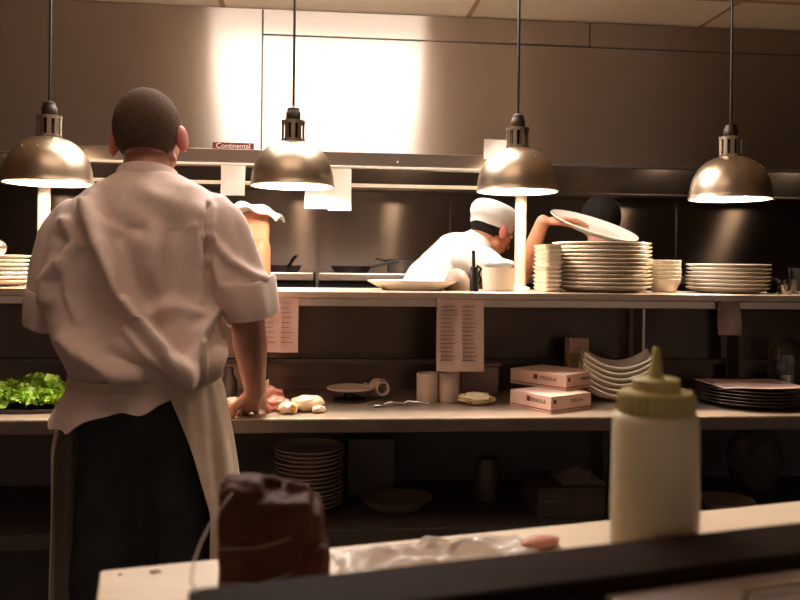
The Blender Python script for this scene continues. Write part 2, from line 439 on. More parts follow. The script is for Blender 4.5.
sheet('order_ticket', 305, 182, 328, 209, YT-.025, M['paper'], 'short white order ticket hanging on the rod right under the second lamp')
sheet('order_ticket', 328.5, 168, 351, 211, YT-.04, M['paper'], 'longer white order ticket hanging right beside the second lamp')
sheet('order_ticket', 484, 139, 507, 160, YT-.035, M['paper'], 'white order ticket standing on the rail end behind the third lamp')
sheet('paper_notice', 262, 297, 298, 352, YS0-.006, M['paperp'], 'pinkish printed sheet taped under the shelf edge beside the cook\'s right sleeve', marks=9)
sheet('paper_notice', 437, 299, 483, 371, YS0-.006, M['paperp'], 'large printed sheet in two columns hanging from the middle of the shelf edge', marks=14)
sheet('paper_notice', 718, 301, 740, 335, YS0-.006, M['ink'], 'small dim brown sheet hanging from the shelf edge at right', marks=0)
# maker's plate on the rail
a = P(212.5, 144.3, YT-.01); b = P(254, 151.2, YT-.01)
pl = thing('maker_plate', 'narrow dark red plate with white lettering on top of the ticket rail', 'sign', ((a.x+b.x)/2, YT-.01, b.z))
zp = zt0+.001
part(MB().box((a.x, YT-.012, zp), (b.x, YT-.006, zp+.021), bev=.001), 'plate', M['inkr'], pl)
text('Continental', .0235, ((a.x+b.x)/2, YT-.0125, zp+.0095), FRONT, M['inkw'], pl)

# ================================================================== PENDANT HEAT LAMPS
def make_lamp():
    t = thing('pendant_heat_lamp', 'x', 'lamp', (0, 0, 0), 'bronze pendant heat lamps over the pass')
    r, h = .1275, .138
    prof = []
    for i in range(0, 19):
        a = R(90*i/18); prof.append((max(.02, r*math.cos(a)**.82) if i < 18 else .02, h*math.sin(a)**.95))
    outer = [(r+.001, -.004), (r+.003, -.001), (r+.001, .004)]+prof[1:]
    part(MB().lathe(outer, seg=64), 'shade', M['brass'], t)
    inner = [(r+.001, -.004), (r-.004, -.003)]+[(x*.97-.001, z*.965) for x, z in prof[1:]]
    part(MB().lathe(inner, seg=64), 'shade_lining', M['shadein'], t)
    part(MB().lathe([(.001, .06), (.028, .065), (.040, .085), (.036, .105), (.02, .125), (.02, .135), (.001, .135)]), 'bulb', M['bulb'], t)
    part(MB().lathe([(.02, h-.006), (.036, h-.004), (.037, h+.004), (.033, h+.006), (.001, h+.006)]), 'collar_base', M['brass'], t)
    cg = MB()
    for k in range(10):
        a = 2*PI*k/10; c, s_ = math.cos(a), math.sin(a)
        cg.box((.033*c-.006, .033*s_-.002, h+.002), (.033*c+.006, .033*s_+.002, h+.055), rot=0)
        bm = cg.bm; bm.verts.ensure_lookup_table()
        for v in bm.verts[-8:]:
            d = Vector((v.co.x-.033*c, v.co.y-.033*s_, 0)); q = Matrix.Rotation(a+PI/2, 3, 'Z')@d
            v.co.x, v.co.y = .033*c+q.x, .033*s_+q.y
    cg.lathe([(.028, h+.052), (.0365, h+.052), (.0365, h+.062), (.02, h+.064), (.001, h+.064)])
    part(cg, 'vented_collar', M['brass'], t)
    part(MB().lathe([(.001, h), (.018, h), (.018, h+.06), (.001, h+.06)]), 'neck', M['socket'], t)
    part(MB().lathe([(.0215, h+.062), (.0225, h+.064), (.0225, h+.088), (.019, h+.092), (.019, h+.1), (.008, h+.108), (.001, h+.108)], seg=24), 'socket', M['socket'], t)
    part(MB().tube([(0, 0, h+.105), (0, 0, h+.5), (0, 0, 2.3)], .0042, 8), 'cord', M['blackp'], t)
    bs = MB()
    for k in range(3):
        a = R(-120+30*k)
        d = Vector((math.cos(a), math.sin(a), 0)); 
        bs.ell(Vector((0, 0, .098))+d*.099, (.0022, .0022, .0022), seg=8)
    part(bs, 'rivet_or_glint', M['hardware'], t)  # bright beads model the three small reflections on the dome
    return t
YL = 2.50
lamp0 = make_lamp()
lbl = ['leftmost pendant heat lamp, dark bronze dome left of the standing cook\'s head', 'pendant heat lamp just right of the standing cook, in front of the white glare',
       'pendant heat lamp directly above the capped cook and the white post', 'rightmost pendant heat lamp against the dark part of the hood']
for i, (px, py) in enumerate(((48.5, 182.5), (292.5, 185.5), (517, 191), (730, 198.5))):
    p = P(px, py, YL)
    o = lamp0 if i == 0 else dup(lamp0)
    o['label'] = lbl[i]; o.location = p
    for ch in o.children:
        if ch.name.startswith('cord'):
            ch.scale = (1, 1, 1)
            if i == 0:
                me = ch.data
                for v in me.vertices:
                    if v.co.z > 2: v.co.z = CEIL-.001-p.z
            else:
                me = ch.data.copy(); ch.data = me
                for v in me.vertices:
                    if v.co.z > .9: v.co.z = CEIL-.001-p.z
    o.rotation_euler = (0, 0, R((0, 20, -10, 35)[i]))
    l = bpy.data.lights.new('heat_lamp_light', 'SPOT'); l.energy = (26, 26, 24, 26)[i]; l.color = (1, .80, .60); l.shadow_soft_size = .035; l.spot_size = R(170); l.spot_blend = .3
    lo = bpy.data.objects.new('heat_lamp_light', l); COL.objects.link(lo); lo.location = (p.x, p.y, p.z+.055)

# ================================================================== CROCKERY
def plate_prof(r, h=.02, rim=.32, t=.004):
    ri = r*(1-rim)
    return [(.001, .003), (ri*.8, .003), (ri*.82, 0), (ri*.88, 0), (ri, .004), (r*.97, h-.003), (r, h), (r-.001, h+.002), (r*.96, h), (ri, .004+t), (ri*.85, .003+t), (.001, .003+t)]
def stack(name, label, group, x, y, z, prof, n, pitch, m=None, cat='plate', sc=(1, 1), jit=.003, where=''):
    m = m or M['china']
    base = None
    for k in range(n):
        jx, jy = random.uniform(-jit, jit), random.uniform(-jit, jit)
        if base is None:
            me = MB().lathe(prof, seg=48).mesh(name)
            if sc != (1, 1):
                me.transform(Matrix.Diagonal((sc[0], sc[1], 1, 1)))
            base = o = link(name, me, m, None, (0, 0, 0))
        else:
            o = base.copy(); COL.objects.link(o)
        o.location = (x+jx, y+jy, z+k*pitch); o.rotation_euler = (0, 0, 0)
        nm = 'topmost' if k == n-1 else ('bottom' if k == 0 else None)
        ordn = ['', 'second', 'third', 'fourth', 'fifth', 'sixth', 'seventh', 'eighth', 'ninth', 'tenth', 'eleventh', 'twelfth', 'thirteenth', 'fourteenth']
        tag(o, f'{label}, {nm if nm else ordn[k]+" from the bottom"} of {where}', cat, group)
    return base
yp = 2.53
p = P(601, 291, yp); stack('dinner_plate', 'wide white plate', 'tall stack of wide white plates on the pass', p.x, yp, ZS, plate_prof(.158, .019, .26), 12, .0125, where='the tall pass stack')
p = P(552, 290, yp+.06)
stack('side_plate', 'white plate', 'slightly lower plate stack beside the white post', P(566, 290, 2.60).x, 2.60, ZS, plate_prof(.098, .016, .3), 10, .0128, where='the lower stack tucked behind the tall stack at left') if False else None
p = P(551, 290, 2.58)
# small-plate stack left of the big one
bigx = P(601, 291, yp).x
xx = P(533, 290, 2.57).x+.07
# (kept clear of the big stack)
stack('bowl', 'white round bowl', 'stack of white bowls on the pass', P(669, 292, 2.52).x+.0, 2.56, ZS, [(.001, .004), (.03, .004), (.032, 0), (.036, 0), (.04, .005), (.052, .03), (.0555, .042), (.054, .043), (.05, .032), (.036, .009), (.001, .008)], 6, .0125, cat='bowl', where='stack beside the tall plate stack', jit=.001)
p = P(728, 294, yp); stack('platter', 'white oval platter', 'stack of white platters on the pass at right', p.x, yp, ZS, plate_prof(.132, .018, .24), 7, .0125, where='the pass\'s rightmost stack')
p = P(-12, 289, yp); stack('dinner_plate', 'white plate', 'stack of white plates at the left end of the pass', p.x, yp, ZS, plate_prof(.122, .017, .28), 7, .0125, where='the far left pass stack')
p = P(-6, 250, yp); solo(MB().ell((p.x, yp, ZS+7*.0125+.028), (.036, .036, .028), seg=24).lathe([(.02, 0), (.02, .006), (.001, .006)], (p.x, yp, ZS+7*.0125-.004)), 'dish_cover', M['steel'], 'small grey rounded metal cover on top of the far left plate stack', 'cover')
# wide pale platter lying left of the capped cook
p = P(412, 289, 2.52)
def plat(r1, r2, c, h):
    mb = MB(); mb.lathe([(.001, .002), (.6, .002), (.65, 0), (1, h), (1.01, h+.003), (.98, h+.003), (.62, .008), (.001, .006)], seg=56)
    for v in mb.bm.verts: v.co = Vector((v.co.x*r1+c[0], v.co.y*r2+c[1], v.co.z+c[2]))
    return mb
solo(plat(.142, .10, (p.x, 2.50, ZS), .028), 'oval_platter', M['china'], 'wide white oval platter on the pass left of the capped cook', 'platter')
# tub with folded cloth left of the post, grey domed cover, pepper mill
p = P(499, 289, 2.50)
tub = thing('food_tub', 'white tub with cloth on top at the foot of the white post', 'tub', (p.x, 2.5, ZS))
part(MB().lathe([(.045, 0), (.05, .006), (.052, .07), (.054, .075), (.05, .075), (.046, .01), (.001, .006), (.001, 0)], (p.x-.002, 2.5, ZS), 32), 'body', M['shadein'], tub)
c0 = Vector((p.x, 2.5, ZS+.075))
solo(MB().ell((c0.x-.004, 2.5, ZS+.087), (.05, .045, .016), fn=lambda q: 1+.18*noise.noise(q*3)), 'folded_cloth', M['jacket'], 'folded white cloth heaped on the white tub', 'cloth')
p = P(458, 289, 2.50)
solo(MB().lathe([(.042, 0), (.044, .01), (.04, .035), (.026, .06), (.008, .07), (.001, .07)], (p.x, 2.52, ZS), 28), 'domed_lid', M['tubm'], 'grey domed lid on the pass between the pale platter and the black grinder', 'lid')
p = P(474, 289, 2.44)
gr = thing('pepper_grinder', 'slim black grinder standing on the pass before the capped cook', 'grinder', (p.x, 2.44, ZS))
part(MB().lathe([(.014, 0), (.014, .05), (.012, .055), (.012, .075), (.001, .076)], (p.x, 2.44, ZS), 20), 'body', M['blackp'], gr)
part(MB().tube([(p.x-.002, 2.44, ZS+.07), (p.x-.003, 2.44, ZS+.122)], .0055, 12).ell((p.x-.003, 2.44, ZS+.122), (.007, .007, .006), seg=12), 'stem', M['blackp'], gr)
part(MB().tube([(p.x+.012, 2.44, ZS+.02), (p.x+.022, 2.44, ZS+.035), (p.x+.014, 2.44, ZS+.055), (p.x+.022, 2.44, ZS+.07), (p.x+.008, 2.44, ZS+.08)], .004, 8), 'crank', M['black'], gr)
# right end of the pass: dark tongs / cutlery and glass
p = P(776, 292, 2.5)
solo(MB().ell((p.x, 2.52, ZS+.026), (.028, .035, .024), fn=lambda q: 1+.3*noise.noise(q*4)), 'scouring_cloth', M['hair2'], 'crumpled black cloth beside the right-hand platters', 'cloth')
for i, (px, yy, hh) in enumerate(((796, 2.47, .085), (785, 2.43, .03), (790, 2.55, .045))):
    p = P(px, 296, yy)
    solo(MB().lathe([(.001, .003), (.018, .003), (.018, 0), (.02, 0), (.023, hh), (.0215, hh), (.018, .006), (.001, .006)], (p.x, yy, ZS), 24), ('drinking_glass', 'sauce_cup', 'sauce_cup')[i], M['glass'] if i == 0 else M['hardware'],
         ('tall clear glass at the right end of the pass', 'small metal cup in front at the right end of the pass', 'small metal cup behind the other near the clear glass')[i], 'cup')

# stack left of the tall stack: white rectangular dishes pushed against it
def dish_mesh():
    mb = MB()
    def ring(hx, hy, r, z):
        pts = []
        for cx, cy, a0 in ((hx-r, hy-r, 0), (-hx+r, hy-r, 90), (-hx+r, -hy+r, 180), (hx-r, -hy+r, 270)):
            for k in range(6):
                a = R(a0+k*18); pts.append(Vector((cx+r*math.cos(a), cy+r*math.sin(a), z)))
        return pts
    mb.rings([ring(.018, .06, .01, 0), ring(.022, .068, .012, 0), ring(.028, .078, .014, .011), ring(.0285, .079, .014, .0135), ring(.026, .076, .013, .0135), ring(.02, .066, .011, .004), ring(.004, .02, .003, .004)])
    return mb.mesh('side_dish')
me = dish_mesh()
xl = P(533, 290, 2.56).x+.03
xlim = bigx-.158-.03
base = link('side_dish', me, M['china'], None, (0, 0, 0))
for k in range(11):
    o = base if k == 0 else base.copy()
    if k: COL.objects.link(o)
    o.location = (min(xl, xlim)+random.uniform(-.0015, .0015), 2.50, ZS+k*.0135)
    tag(o, f'narrow white dish, {"topmost" if k == 10 else "bottom" if k == 0 else ["", "second", "third", "fourth", "fifth", "sixth", "seventh", "eighth", "ninth", "tenth"][k]+" from the bottom"} of its stack right of the white post', 'dish', 'narrow white dishes right of the white post')

# curved square bowls on the counter
def sq_bowl_mesh():
    s_ = .108
    def fn(u, v):
        x, y = 2*u-1, 2*v-1
        mx = max(abs(x), abs(y))
        z = .006+.022*mx**3+.024*x*x*y*y+.018*x*x
        return Vector((x*s_*(1-.05*y*y), y*s_*.9*(1-.05*x*x), z))
    mb = MB(); mb.grid(fn, 22, 22, -.0045)
    mb.lathe([(.03, .0), (.036, .0), (.036, .009), (.03, .009), (.03, 0)], seg=28)
    return mb.mesh('square_bowl', 50)
me = sq_bowl_mesh(); p = P(616, 407, 2.42); base = None
for k in range(6):
    o = link('square_bowl', me, M['china'], None, (0, 0, 0)) if k == 0 else base.copy()
    if k == 0: base = o
    else: COL.objects.link(o)
    o.location = (p.x+.001*k, 2.43, ZT+k*.0165); o.rotation_euler = (0, 0, R(-14+random.uniform(-2, 2)))
    tag(o, f'white square bowl with upswept corners, {["bottom", "second from the bottom", "third from the bottom", "fourth from the bottom", "fifth from the bottom", "topmost"][k]} of its stack by the cartons', 'bowl', 'square white bowls on the counter')

# cartons
def carton(cx, cy, z, w, d, h, rz, label, bend=.0):
    t = thing('food_carton', label, 'box', (0, 0, 0), 'printed cartons on the counter')
    def top(x): return h+bend*(1-(2*x/w)**2)
    mb = MB().box((-w/2, -d/2, 0), (w/2, d/2, h), bev=.0015)
    for v in mb.bm.verts:
        if v.co.z > h*.8 and abs(v.co.x) < w/2-.01: v.co.z += bend
    part(mb, 'carton_body', M['box'], t)
    part(MB().box((-w/2-.0006, -d/2-.0006, h*.12), (w/2+.0006, d/2+.0006, h*.2)), 'stripe', M['band'], t)
    part(MB().box((-.01-w*.02, -d/2-.001, h*.5), (.004-w*.02, -d/2-.0002, h*.82)), 'emblem', M['inkr'], t)
    text('TRISOLA', h*.34, (w*.19, -d/2-.0008, h*.62), FRONT, M['ink'], t)
    SIDE = Matrix.Rotation(PI/2, 3, 'Z')@FRONT
    text('TRISOLA', h*.3, (w/2+.0008, .02, h*.62), SIDE, M['ink'], t)
    part(MB().box((w/2+.0002, -d/2+.01, h*.55), (w/2+.001, -d/2+.02, h*.8)), 'side_emblem', M['inkr'], t)
    t.location = (cx, cy, z); t.rotation_euler = (0, 0, rz)
    return t
pA = PZ(551, 413.8, ZT); rz = R(-60)
w_, d_, h_ = .165, .165, .047
def corner_to_center(c, w, d, rz):   # front-right corner c of the box
    q = Matrix.Rotation(rz, 2)@Vector((w/2, -d/2)); return c.x-q.x, c.y-q.y
cx, cy = corner_to_center(pA, w_, d_, rz)
carton(cx, cy, ZT, w_, d_, h_, rz, 'lower pinkish printed carton on the counter, bottom of the two')
pB = PZ(566, 390, ZT+.0475+.0005)
rz2 = R(-52)
cx2, cy2 = corner_to_center(PZ(566, 391, ZT+.0475), .207, .163, rz2)
carton(cx2, cy2, ZT+h_+.001, .207, .163, .046, rz2, 'upper pinkish printed carton resting on another carton', )
pC = P(576, 370, 2.58)
c3 = thing('small_carton', 'small upright pale carton behind the square bowls', 'box', (pC.x, 2.58, ZT))
part(MB().box((pC.x-.033, 2.55, ZT), (pC.x+.033, 2.6, P(576, 338, 2.56).z), bev=.0015), 'carton_body', M['box'], c3)
part(MB().box((pC.x-.0335, 2.5494, ZT+.05), (pC.x+.0335, 2.5999, ZT+.13)), 'stripe', M['cap'], c3)

# dark plates stack at right
p = P(746, 412, 2.36)
stack('dark_plate', 'dark brown plate', 'dark brown plates on the counter at right', p.x, 2.34, ZT, plate_prof(.155, .016, .2), 5, .0095, M['chinad'], where='the right-hand counter stack')
solo(MB().grid(lambda u, v: Vector((p.x+.004+(u-.5)*.27, 2.34+(v-.5)*.2, ZT+4*.0095+.0225+.0012*math.sin(9*u)*math.cos(5*v))), 16, 10, .001), 'plate_reflection', M['paperp'], 'pale sheet added as the bright reflection on the top dark brown plate', 'paper')  # pale sheet models the reflection on the top plate
# glass cloche
p = P(788, 400, 2.55)
cl = thing('glass_cloche', 'clear glass cloche with knob inside at the right end of the counter', 'cloche', (p.x, 2.57, ZT))
pr = [(.052, 0), (.054, .004), (.054, .12), (.05, .15), (.035, .172), (.012, .18), (.001, .18)]
part(MB().lathe(pr+[(max(r_-.003, .001), z_-.003) for r_, z_ in reversed(pr[2:])]+[(.051, 0)], (p.x, 2.57, ZT), 40), 'dome', M['glass'], cl)
part(MB().lathe([(.001, .002), (.03, .002), (.032, .03), (.03, .06), (.001, .062)], (p.x, 2.57, ZT), 24), 'candle_cup', M['steel'], cl)

# ---- middle of counter
p = P(350, 408, 2.42)
st = thing('cake_stand', 'small dark stand carrying a pale plate on the counter', 'stand', (p.x, 2.42, ZT))
part(MB().lathe([(.05, 0), (.05, .006), (.02, .012), (.018, .022), (.05, .028), (.052, .03), (.001, .03)], (p.x, 2.42, ZT), 30), 'base', M['black'], st)
solo(MB().lathe([(q[0]*1, q[1]) for q in plate_prof(.072, .008, .25, .003)], (p.x-.0, 2.42, ZT+.0303), 40), 'small_plate', M['roll'], 'pale small plate resting on the dark stand', 'plate')
p = P(379, 396, 2.46)
jr = thing('jug', 'small pale jug lying on its side behind the spoons', 'jug', (p.x, 2.46, ZT))
part(MB().lathe([(.001, -.035), (.018, -.035), (.028, -.02), (.03, 0), (.02, .02), (.022, .03), (.017, .03), (.015, .02), (.02, 0), (.001, -.02)], (p.x, 2.46, ZT+.031), 24, (.35, -1, .05)), 'body', M['roll'], jr)
part(MB().tube([(p.x-.028, 2.47, ZT+.04), (p.x-.045, 2.46, ZT+.045), (p.x-.04, 2.44, ZT+.04), (p.x-.02, 2.435, ZT+.038)], .004), 'handle', M['roll'], jr)
for i, (px, ln, rz, lab) in enumerate(((378, .07, 10, 'shiny spoon lying left below the jug'), (398, .075, -12, 'shiny spoon lying right of the jug'))):
    p = P(px, 408, 2.33); t = thing('spoon', lab, 'spoon', (0, 0, 0))
    part(MB().ell((0, 0, .006), (.02, .013, .004)), 'spoon_bowl', M['hardware'], t)
    part(MB().tube([(.015, 0, .006), (.03, 0, .012), (.06, .004, .01), (.06+ln*.4, .006, .004)], .0028), 'handle', M['hardware'], t)
    t.location = (p.x, 2.30+.03*i, ZT); t.rotation_euler = (0, 0, R(rz))
for i, px in enumerate((427, 449)):
    p = P(px, 407, 2.40)
    solo(MB().lathe([(.001, 0), (.032, 0), (.033, .003), (.033, .084), (.031, .086), (.03, .08), (.028, .02), (.001, .02)], (p.x, 2.40, ZT), 32), 'ceramic_pot', M['roll'], ('left of the two pale cylindrical pots below the hanging sheet', 'right of the two pale cylindrical pots below the hanging sheet')[i], 'pot', 'pale cylindrical pots')
p = P(480, 405, 2.52)
solo(MB().box((p.x-.055, 2.49, ZT), (p.x+.055, 2.57, ZT+.095), bev=.008).box((p.x-.06, 2.485, ZT+.095), (p.x+.06, 2.575, ZT+.103), bev=.003), 'plastic_tub', M['tubm'], 'dull square tub behind the crumpled cloth', 'tub')
p = P(477, 409, 2.33)
solo(MB().ell((p.x, 2.34, ZT+.017), (.052, .035, .018), seg=40, fn=lambda q: 1+.28*noise.noise(q*2.6)+.1*noise.noise(q*7)), 'crumpled_cloth', M['cloth'], 'crumpled beige cloth on the counter below the large sheet', 'cloth')

# meat by the hand
p = P(306, 411, 2.24)
def lump(c, r, rz, seed, amp=.22, freq=2.2, seg=40):
    q = Matrix.Rotation(rz, 3, 'Z'); of = Vector((seed*3.1, seed, 0))
    return MB().ell(c, r, q, seg, fn=lambda v: 1+amp*noise.noise(v*freq+of)+amp*.3*noise.noise(v*freq*3+of))
ck = thing('chicken_breast', 'pale raw chicken breast with yellow fat right of the cook\'s hand', 'meat', (p.x, 2.24, ZT))
part(lump((p.x+.004, 2.25, ZT+.021), (.047, .036, .023), R(6), 1, .12), 'meat', M['chicken'], ck)
part(lump((p.x-.048, 2.21, ZT+.014), (.028, .026, .017), R(30), 2), 'flap', M['chicken'], ck)
part(lump((p.x-.036, 2.193, ZT+.018), (.011, .01, .011), 0, 3), 'fat', M['fat'], ck)
part(lump((p.x+.036, 2.215, ZT+.01), (.02, .013, .010), R(30), 4), 'tip', M['chicken'], ck)
p = P(272, 411, 2.24)
solo(lump((p.x+.01, 2.26, ZT+.016), (.036, .032, .022), 0, 5, .35, 2.5), 'raw_meat', M['pink'], 'pink raw meat piece under and right of the cook\'s hand', 'meat')
solo(lump((p.x-.01, 2.33, ZT+.022), (.04, .026, .030), R(20), 6, .3, 2), 'raw_meat', M['pink'], 'pink raw meat piece farther back behind the cook\'s wrist', 'meat')
p = P(236, 412, 2.24)
solo(lump((p.x-.018, 2.30, ZT+.014), (.026, .024, .016), 0, 8, .3, 2), 'raw_meat', M['chicken'], 'small pale meat piece left of the cook\'s hand', 'meat')
p = P(250, 396, 2.4)
def pf(u, v): return Vector((p.x+.02+(u-.5)*.07+.0*v, 2.40+.02*math.sin(u*3), ZT+.001+.062*v+.006*math.sin(u*7)*v))
solo(MB().grid(pf, 8, 8, .0008), 'parchment_sheet', M['paper'], 'upright white paper sheet behind the cook\'s hand', 'paper')
# bottle/utensil left of forearm
p = P(229, 398, 2.42)
bt = thing('squeeze_flask', 'dark rounded flask behind the cook\'s waist at right', 'bottle', (p.x, 2.42, ZT))
part(MB().lathe([(.001, 0), (.022, 0), (.024, .01), (.024, .06), (.012, .08), (.012, .1), (.001, .1)], (p.x, 2.42, ZT), 24), 'body', M['darksteel'], bt)

# greens
p = P(30, 415, 2.35)
tray = thing('salad_tray', 'shallow dark tray under the heap of salad leaves', 'tray', (p.x, 2.36, ZT))
part(MB().box((p.x-.2, 2.22, ZT), (p.x+.17, 2.52, ZT+.006), bev=.002).box((p.x-.2, 2.22, ZT+.003), (p.x+.17, 2.226, ZT+.010)).box((p.x-.2, 2.514, ZT+.003), (p.x+.17, 2.52, ZT+.010)).box((p.x-.2, 2.22, ZT+.003), (p.x-.194, 2.52, ZT+.010)).box((p.x+.164, 2.22, ZT+.003), (p.x+.17, 2.52, ZT+.010)), 'pan', M['darksteel'], tray)
def leaves(n, cx, cy, z0, ax, ay, h, size, seed):
    rnd = random.Random(seed); mb = MB()
    for k in range(n):
        a = rnd.uniform(0, 2*PI); rr = math.sqrt(rnd.random()); x = rr*math.cos(a)*ax; y = rr*math.sin(a)*ay
        top = h*(1-.75*rr**2)*(.75+.35*noise.noise(Vector((x*12, y*12, seed))))
        z = rnd.uniform(.45, 1)*top
        q = Matrix.Rotation(rnd.uniform(0, 2*PI), 3, 'Z')@Matrix.Rotation(rnd.uniform(-1.1, 1.1), 3, 'X')@Matrix.Rotation(rnd.uniform(-.9, .9), 3, 'Y')
        s = size*rnd.uniform(.6, 1.25); ph = rnd.uniform(0, 6)
        c = Vector((cx+x, cy+y, z0+z))
        def fn(u, v):
            ww = math.sin(PI*min(1, .08+.92*v))**.7*.42*(1+.22*math.sin(v*19+ph))
            return c+q@Vector(((u-.5)*2*ww*s, (v-.5)*s, .16*s*math.sin(v*3+ph)+abs(u-.5)*.35*s+.05*s*math.sin(u*9+v*11+ph)))
        mb.grid(fn, 4, 7)
    return mb
solo(leaves(420, p.x+.005, 2.345, ZT+.012, .17, .12, .078, .034, 3), 'salad_leaves', M['leaf'], 'heap of bright green salad leaves on the counter left of the cook', 'greens', kind='stuff', smooth=80)
solo(leaves(220, p.x-.01, 2.37, ZT+.012, .165, .125, .05, .032, 5), 'herb_leaves', M['leafd'], 'dark green leaves at the bottom of the salad heap', 'greens', kind='stuff', smooth=80)

# ---- undershelf goods
p = P(308, 520, 2.42)
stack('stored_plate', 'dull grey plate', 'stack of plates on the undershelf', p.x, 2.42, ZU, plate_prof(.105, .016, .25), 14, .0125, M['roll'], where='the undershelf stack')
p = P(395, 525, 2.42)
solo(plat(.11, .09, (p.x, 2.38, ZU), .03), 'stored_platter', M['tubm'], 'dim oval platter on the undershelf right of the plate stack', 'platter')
p = P(362, 520, 2.5)
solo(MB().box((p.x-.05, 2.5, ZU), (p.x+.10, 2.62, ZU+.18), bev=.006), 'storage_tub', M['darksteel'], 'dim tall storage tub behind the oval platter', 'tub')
p = P(487, 520, 2.45)
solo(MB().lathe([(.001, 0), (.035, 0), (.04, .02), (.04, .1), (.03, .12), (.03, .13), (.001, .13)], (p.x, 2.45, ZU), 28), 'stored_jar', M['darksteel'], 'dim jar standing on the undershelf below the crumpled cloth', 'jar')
p = P(569, 524, 2.3)
bx = thing('storage_carton', 'dark carton with round emblem on the undershelf', 'box', (p.x, 2.36, ZU))
part(MB().box((p.x-.105, 2.26, ZU), (p.x+.095, 2.46, ZU+.085), bev=.002), 'carton_body', M['boxd'], bx)
part(MB().lathe([(.013, 0), (.017, 0), (.017, .001), (.013, .001), (.013, 0)], (p.x+.03, 2.2598, ZU+.035), 24, (0, -1, 0)), 'emblem', M['ink'], bx)
part(MB().box((p.x-.09, 2.2592, ZU+.045), (p.x-.03, 2.26, ZU+.05)), 'print', M['ink'], bx)
solo(MB().grid(lambda u, v: Vector((p.x-.03+u*.13, 2.27+v*.14, ZU+.088+.03*math.sin(u*PI)*math.sin(v*PI)*(1+.5*noise.noise(Vector((u*6, v*6, 0))))+.012*noise.noise(Vector((u*14, v*14, 2)))+.004)), 30, 24, .0008), 'plastic_film', M['film'], 'crumpled plastic film lying on the dark undershelf carton', 'film')
p = P(757, 505, 2.4)
solo(lump((p.x, 2.42, ZU+.128), (.085, .075, .110), 0, 9, .14, 2.4, 48), 'wrapped_sack', M['foil'], 'large film-wrapped bundle on the undershelf at right', 'bundle')
p = P(716, 510, 2.32)
def bowlf(u, v):
    return None
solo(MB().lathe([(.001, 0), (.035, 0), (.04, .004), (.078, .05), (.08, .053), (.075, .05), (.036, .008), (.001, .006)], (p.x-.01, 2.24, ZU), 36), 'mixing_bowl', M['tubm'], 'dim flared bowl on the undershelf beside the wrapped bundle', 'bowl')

# ================================================================== PEOPLE
def ring_e(cx, cy, z, rx, ry, n=40, pw=2.3, tilt=0):
    pts = []
    for k in range(n):
        a = 2*PI*k/n; c, s_ = math.cos(a), math.sin(a)
        x = rx*abs(c)**(2/pw)*(1 if c >= 0 else -1); y = ry*abs(s_)**(2/pw)*(1 if s_ >= 0 else -1)
        pts.append(Vector((cx+x, cy+y, z+tilt*y)))
    return pts
def seg_dist(p, pl):
    best = 1e9
    for (x0, y0), (x1, y1) in zip(pl[:-1], pl[1:]):
        dx, dy = x1-x0, y1-y0; t = max(0, min(1, ((p[0]-x0)*dx+(p[1]-y0)*dy)/(dx*dx+dy*dy)))
        d = math.hypot(p[0]-x0-t*dx, p[1]-y0-t*dy)
        if d < best: best = d
    return best
def hand(mb, wrist, d, side, nrm, spread=.18, curl=.5, sc=1.0):
    """palm + four fingers + thumb; d: pointing, side: thumb side, nrm: back of the hand"""
    d = Vector(d).normalized(); n = Vector(nrm); n = (n-d*n.dot(d)).normalized(); s_ = d.cross(n)
    if s_.dot(Vector(side)) < 0: s_ = -s_
    w = Vector(wrist)
    for k in range(4):
        o = (1.5-k)*.0205*sc
        kn = w+d*.088*sc+s_*o-(0 if k in (1, 2) else 1)*d*.006*sc
        mb.cap(w+s_*o*.55, kn, .0145*sc, .0125*sc, 10)
        L = (.040, .045, .042, .033)[k]*sc
        dr = (d+s_*(1.5-k)*spread*.35).normalized(); p0 = kn
        for j in range(3):
            ang = curl*(j+.6); dd = (dr*math.cos(ang)-n*math.sin(ang)).normalized()
            l = L*(1, .68, .52)[j]; p1 = p0+dd*l
            mb.cap(p0, p1, (.0098-.0009*j)*sc, (.0090-.001*j)*sc, 10); p0 = p1
    t0 = w+d*.022*sc+s_*.024*sc; t1 = t0+(d*.7+s_*.75-n*.2).normalized()*.042*sc; t2 = t1+(d*.95+s_*.25-n*.3).normalized()*.034*sc; t3 = t2+(d*1+s_*.02-n*.35).normalized()*.024*sc
    mb.cap(w+d*.01*sc+s_*.01*sc, t1, .015*sc, .0125*sc, 10); mb.cap(t1, t2, .0118*sc, .0108*sc, 10); mb.cap(t2, t3, .0108*sc, .009*sc, 10)
def head(mb, c, fwd, up, k=1.0, nose=True):
    f = Vector(fwd).normalized(); u = Vector(up); u = (u-f*u.dot(f)).normalized(); r = f.cross(u)
    q = Matrix((r, f, u)).transposed(); c = Vector(c)
    L = lambda x, y, z: c+q@Vector((x*k, y*k, z*k))
    mb.ell(L(0, -.012, .018), (.0765*k, .094*k, .094*k), q, 28)
    mb.ell(L(0, .028, -.035), (.056*k, .062*k, .078*k), q, 24)
    mb.cap(L(0, .055, -.085), L(0, .06, -.09), .024*k, .024*k)
    mb.cap(L(-.045, .01, -.06), L(.045, .01, -.06), .022*k, .022*k)
    mb.cap(L(0, .088, .0), L(0, .108, -.032), .009*k, .015*k, 10)
    mb.cap(L(-.03, .082, .022), L(.03, .082, .022), .010*k, .010*k, 10)
    mb.cap(L(-.018, .082, -.062), L(.018, .082, -.062), .010*k, .010*k, 10)
    for s_ in (-1, 1):
        mb.ell(L(s_*.036, .06, -.02), (.022*k, .022*k, .022*k), q, 12)
    return L, q
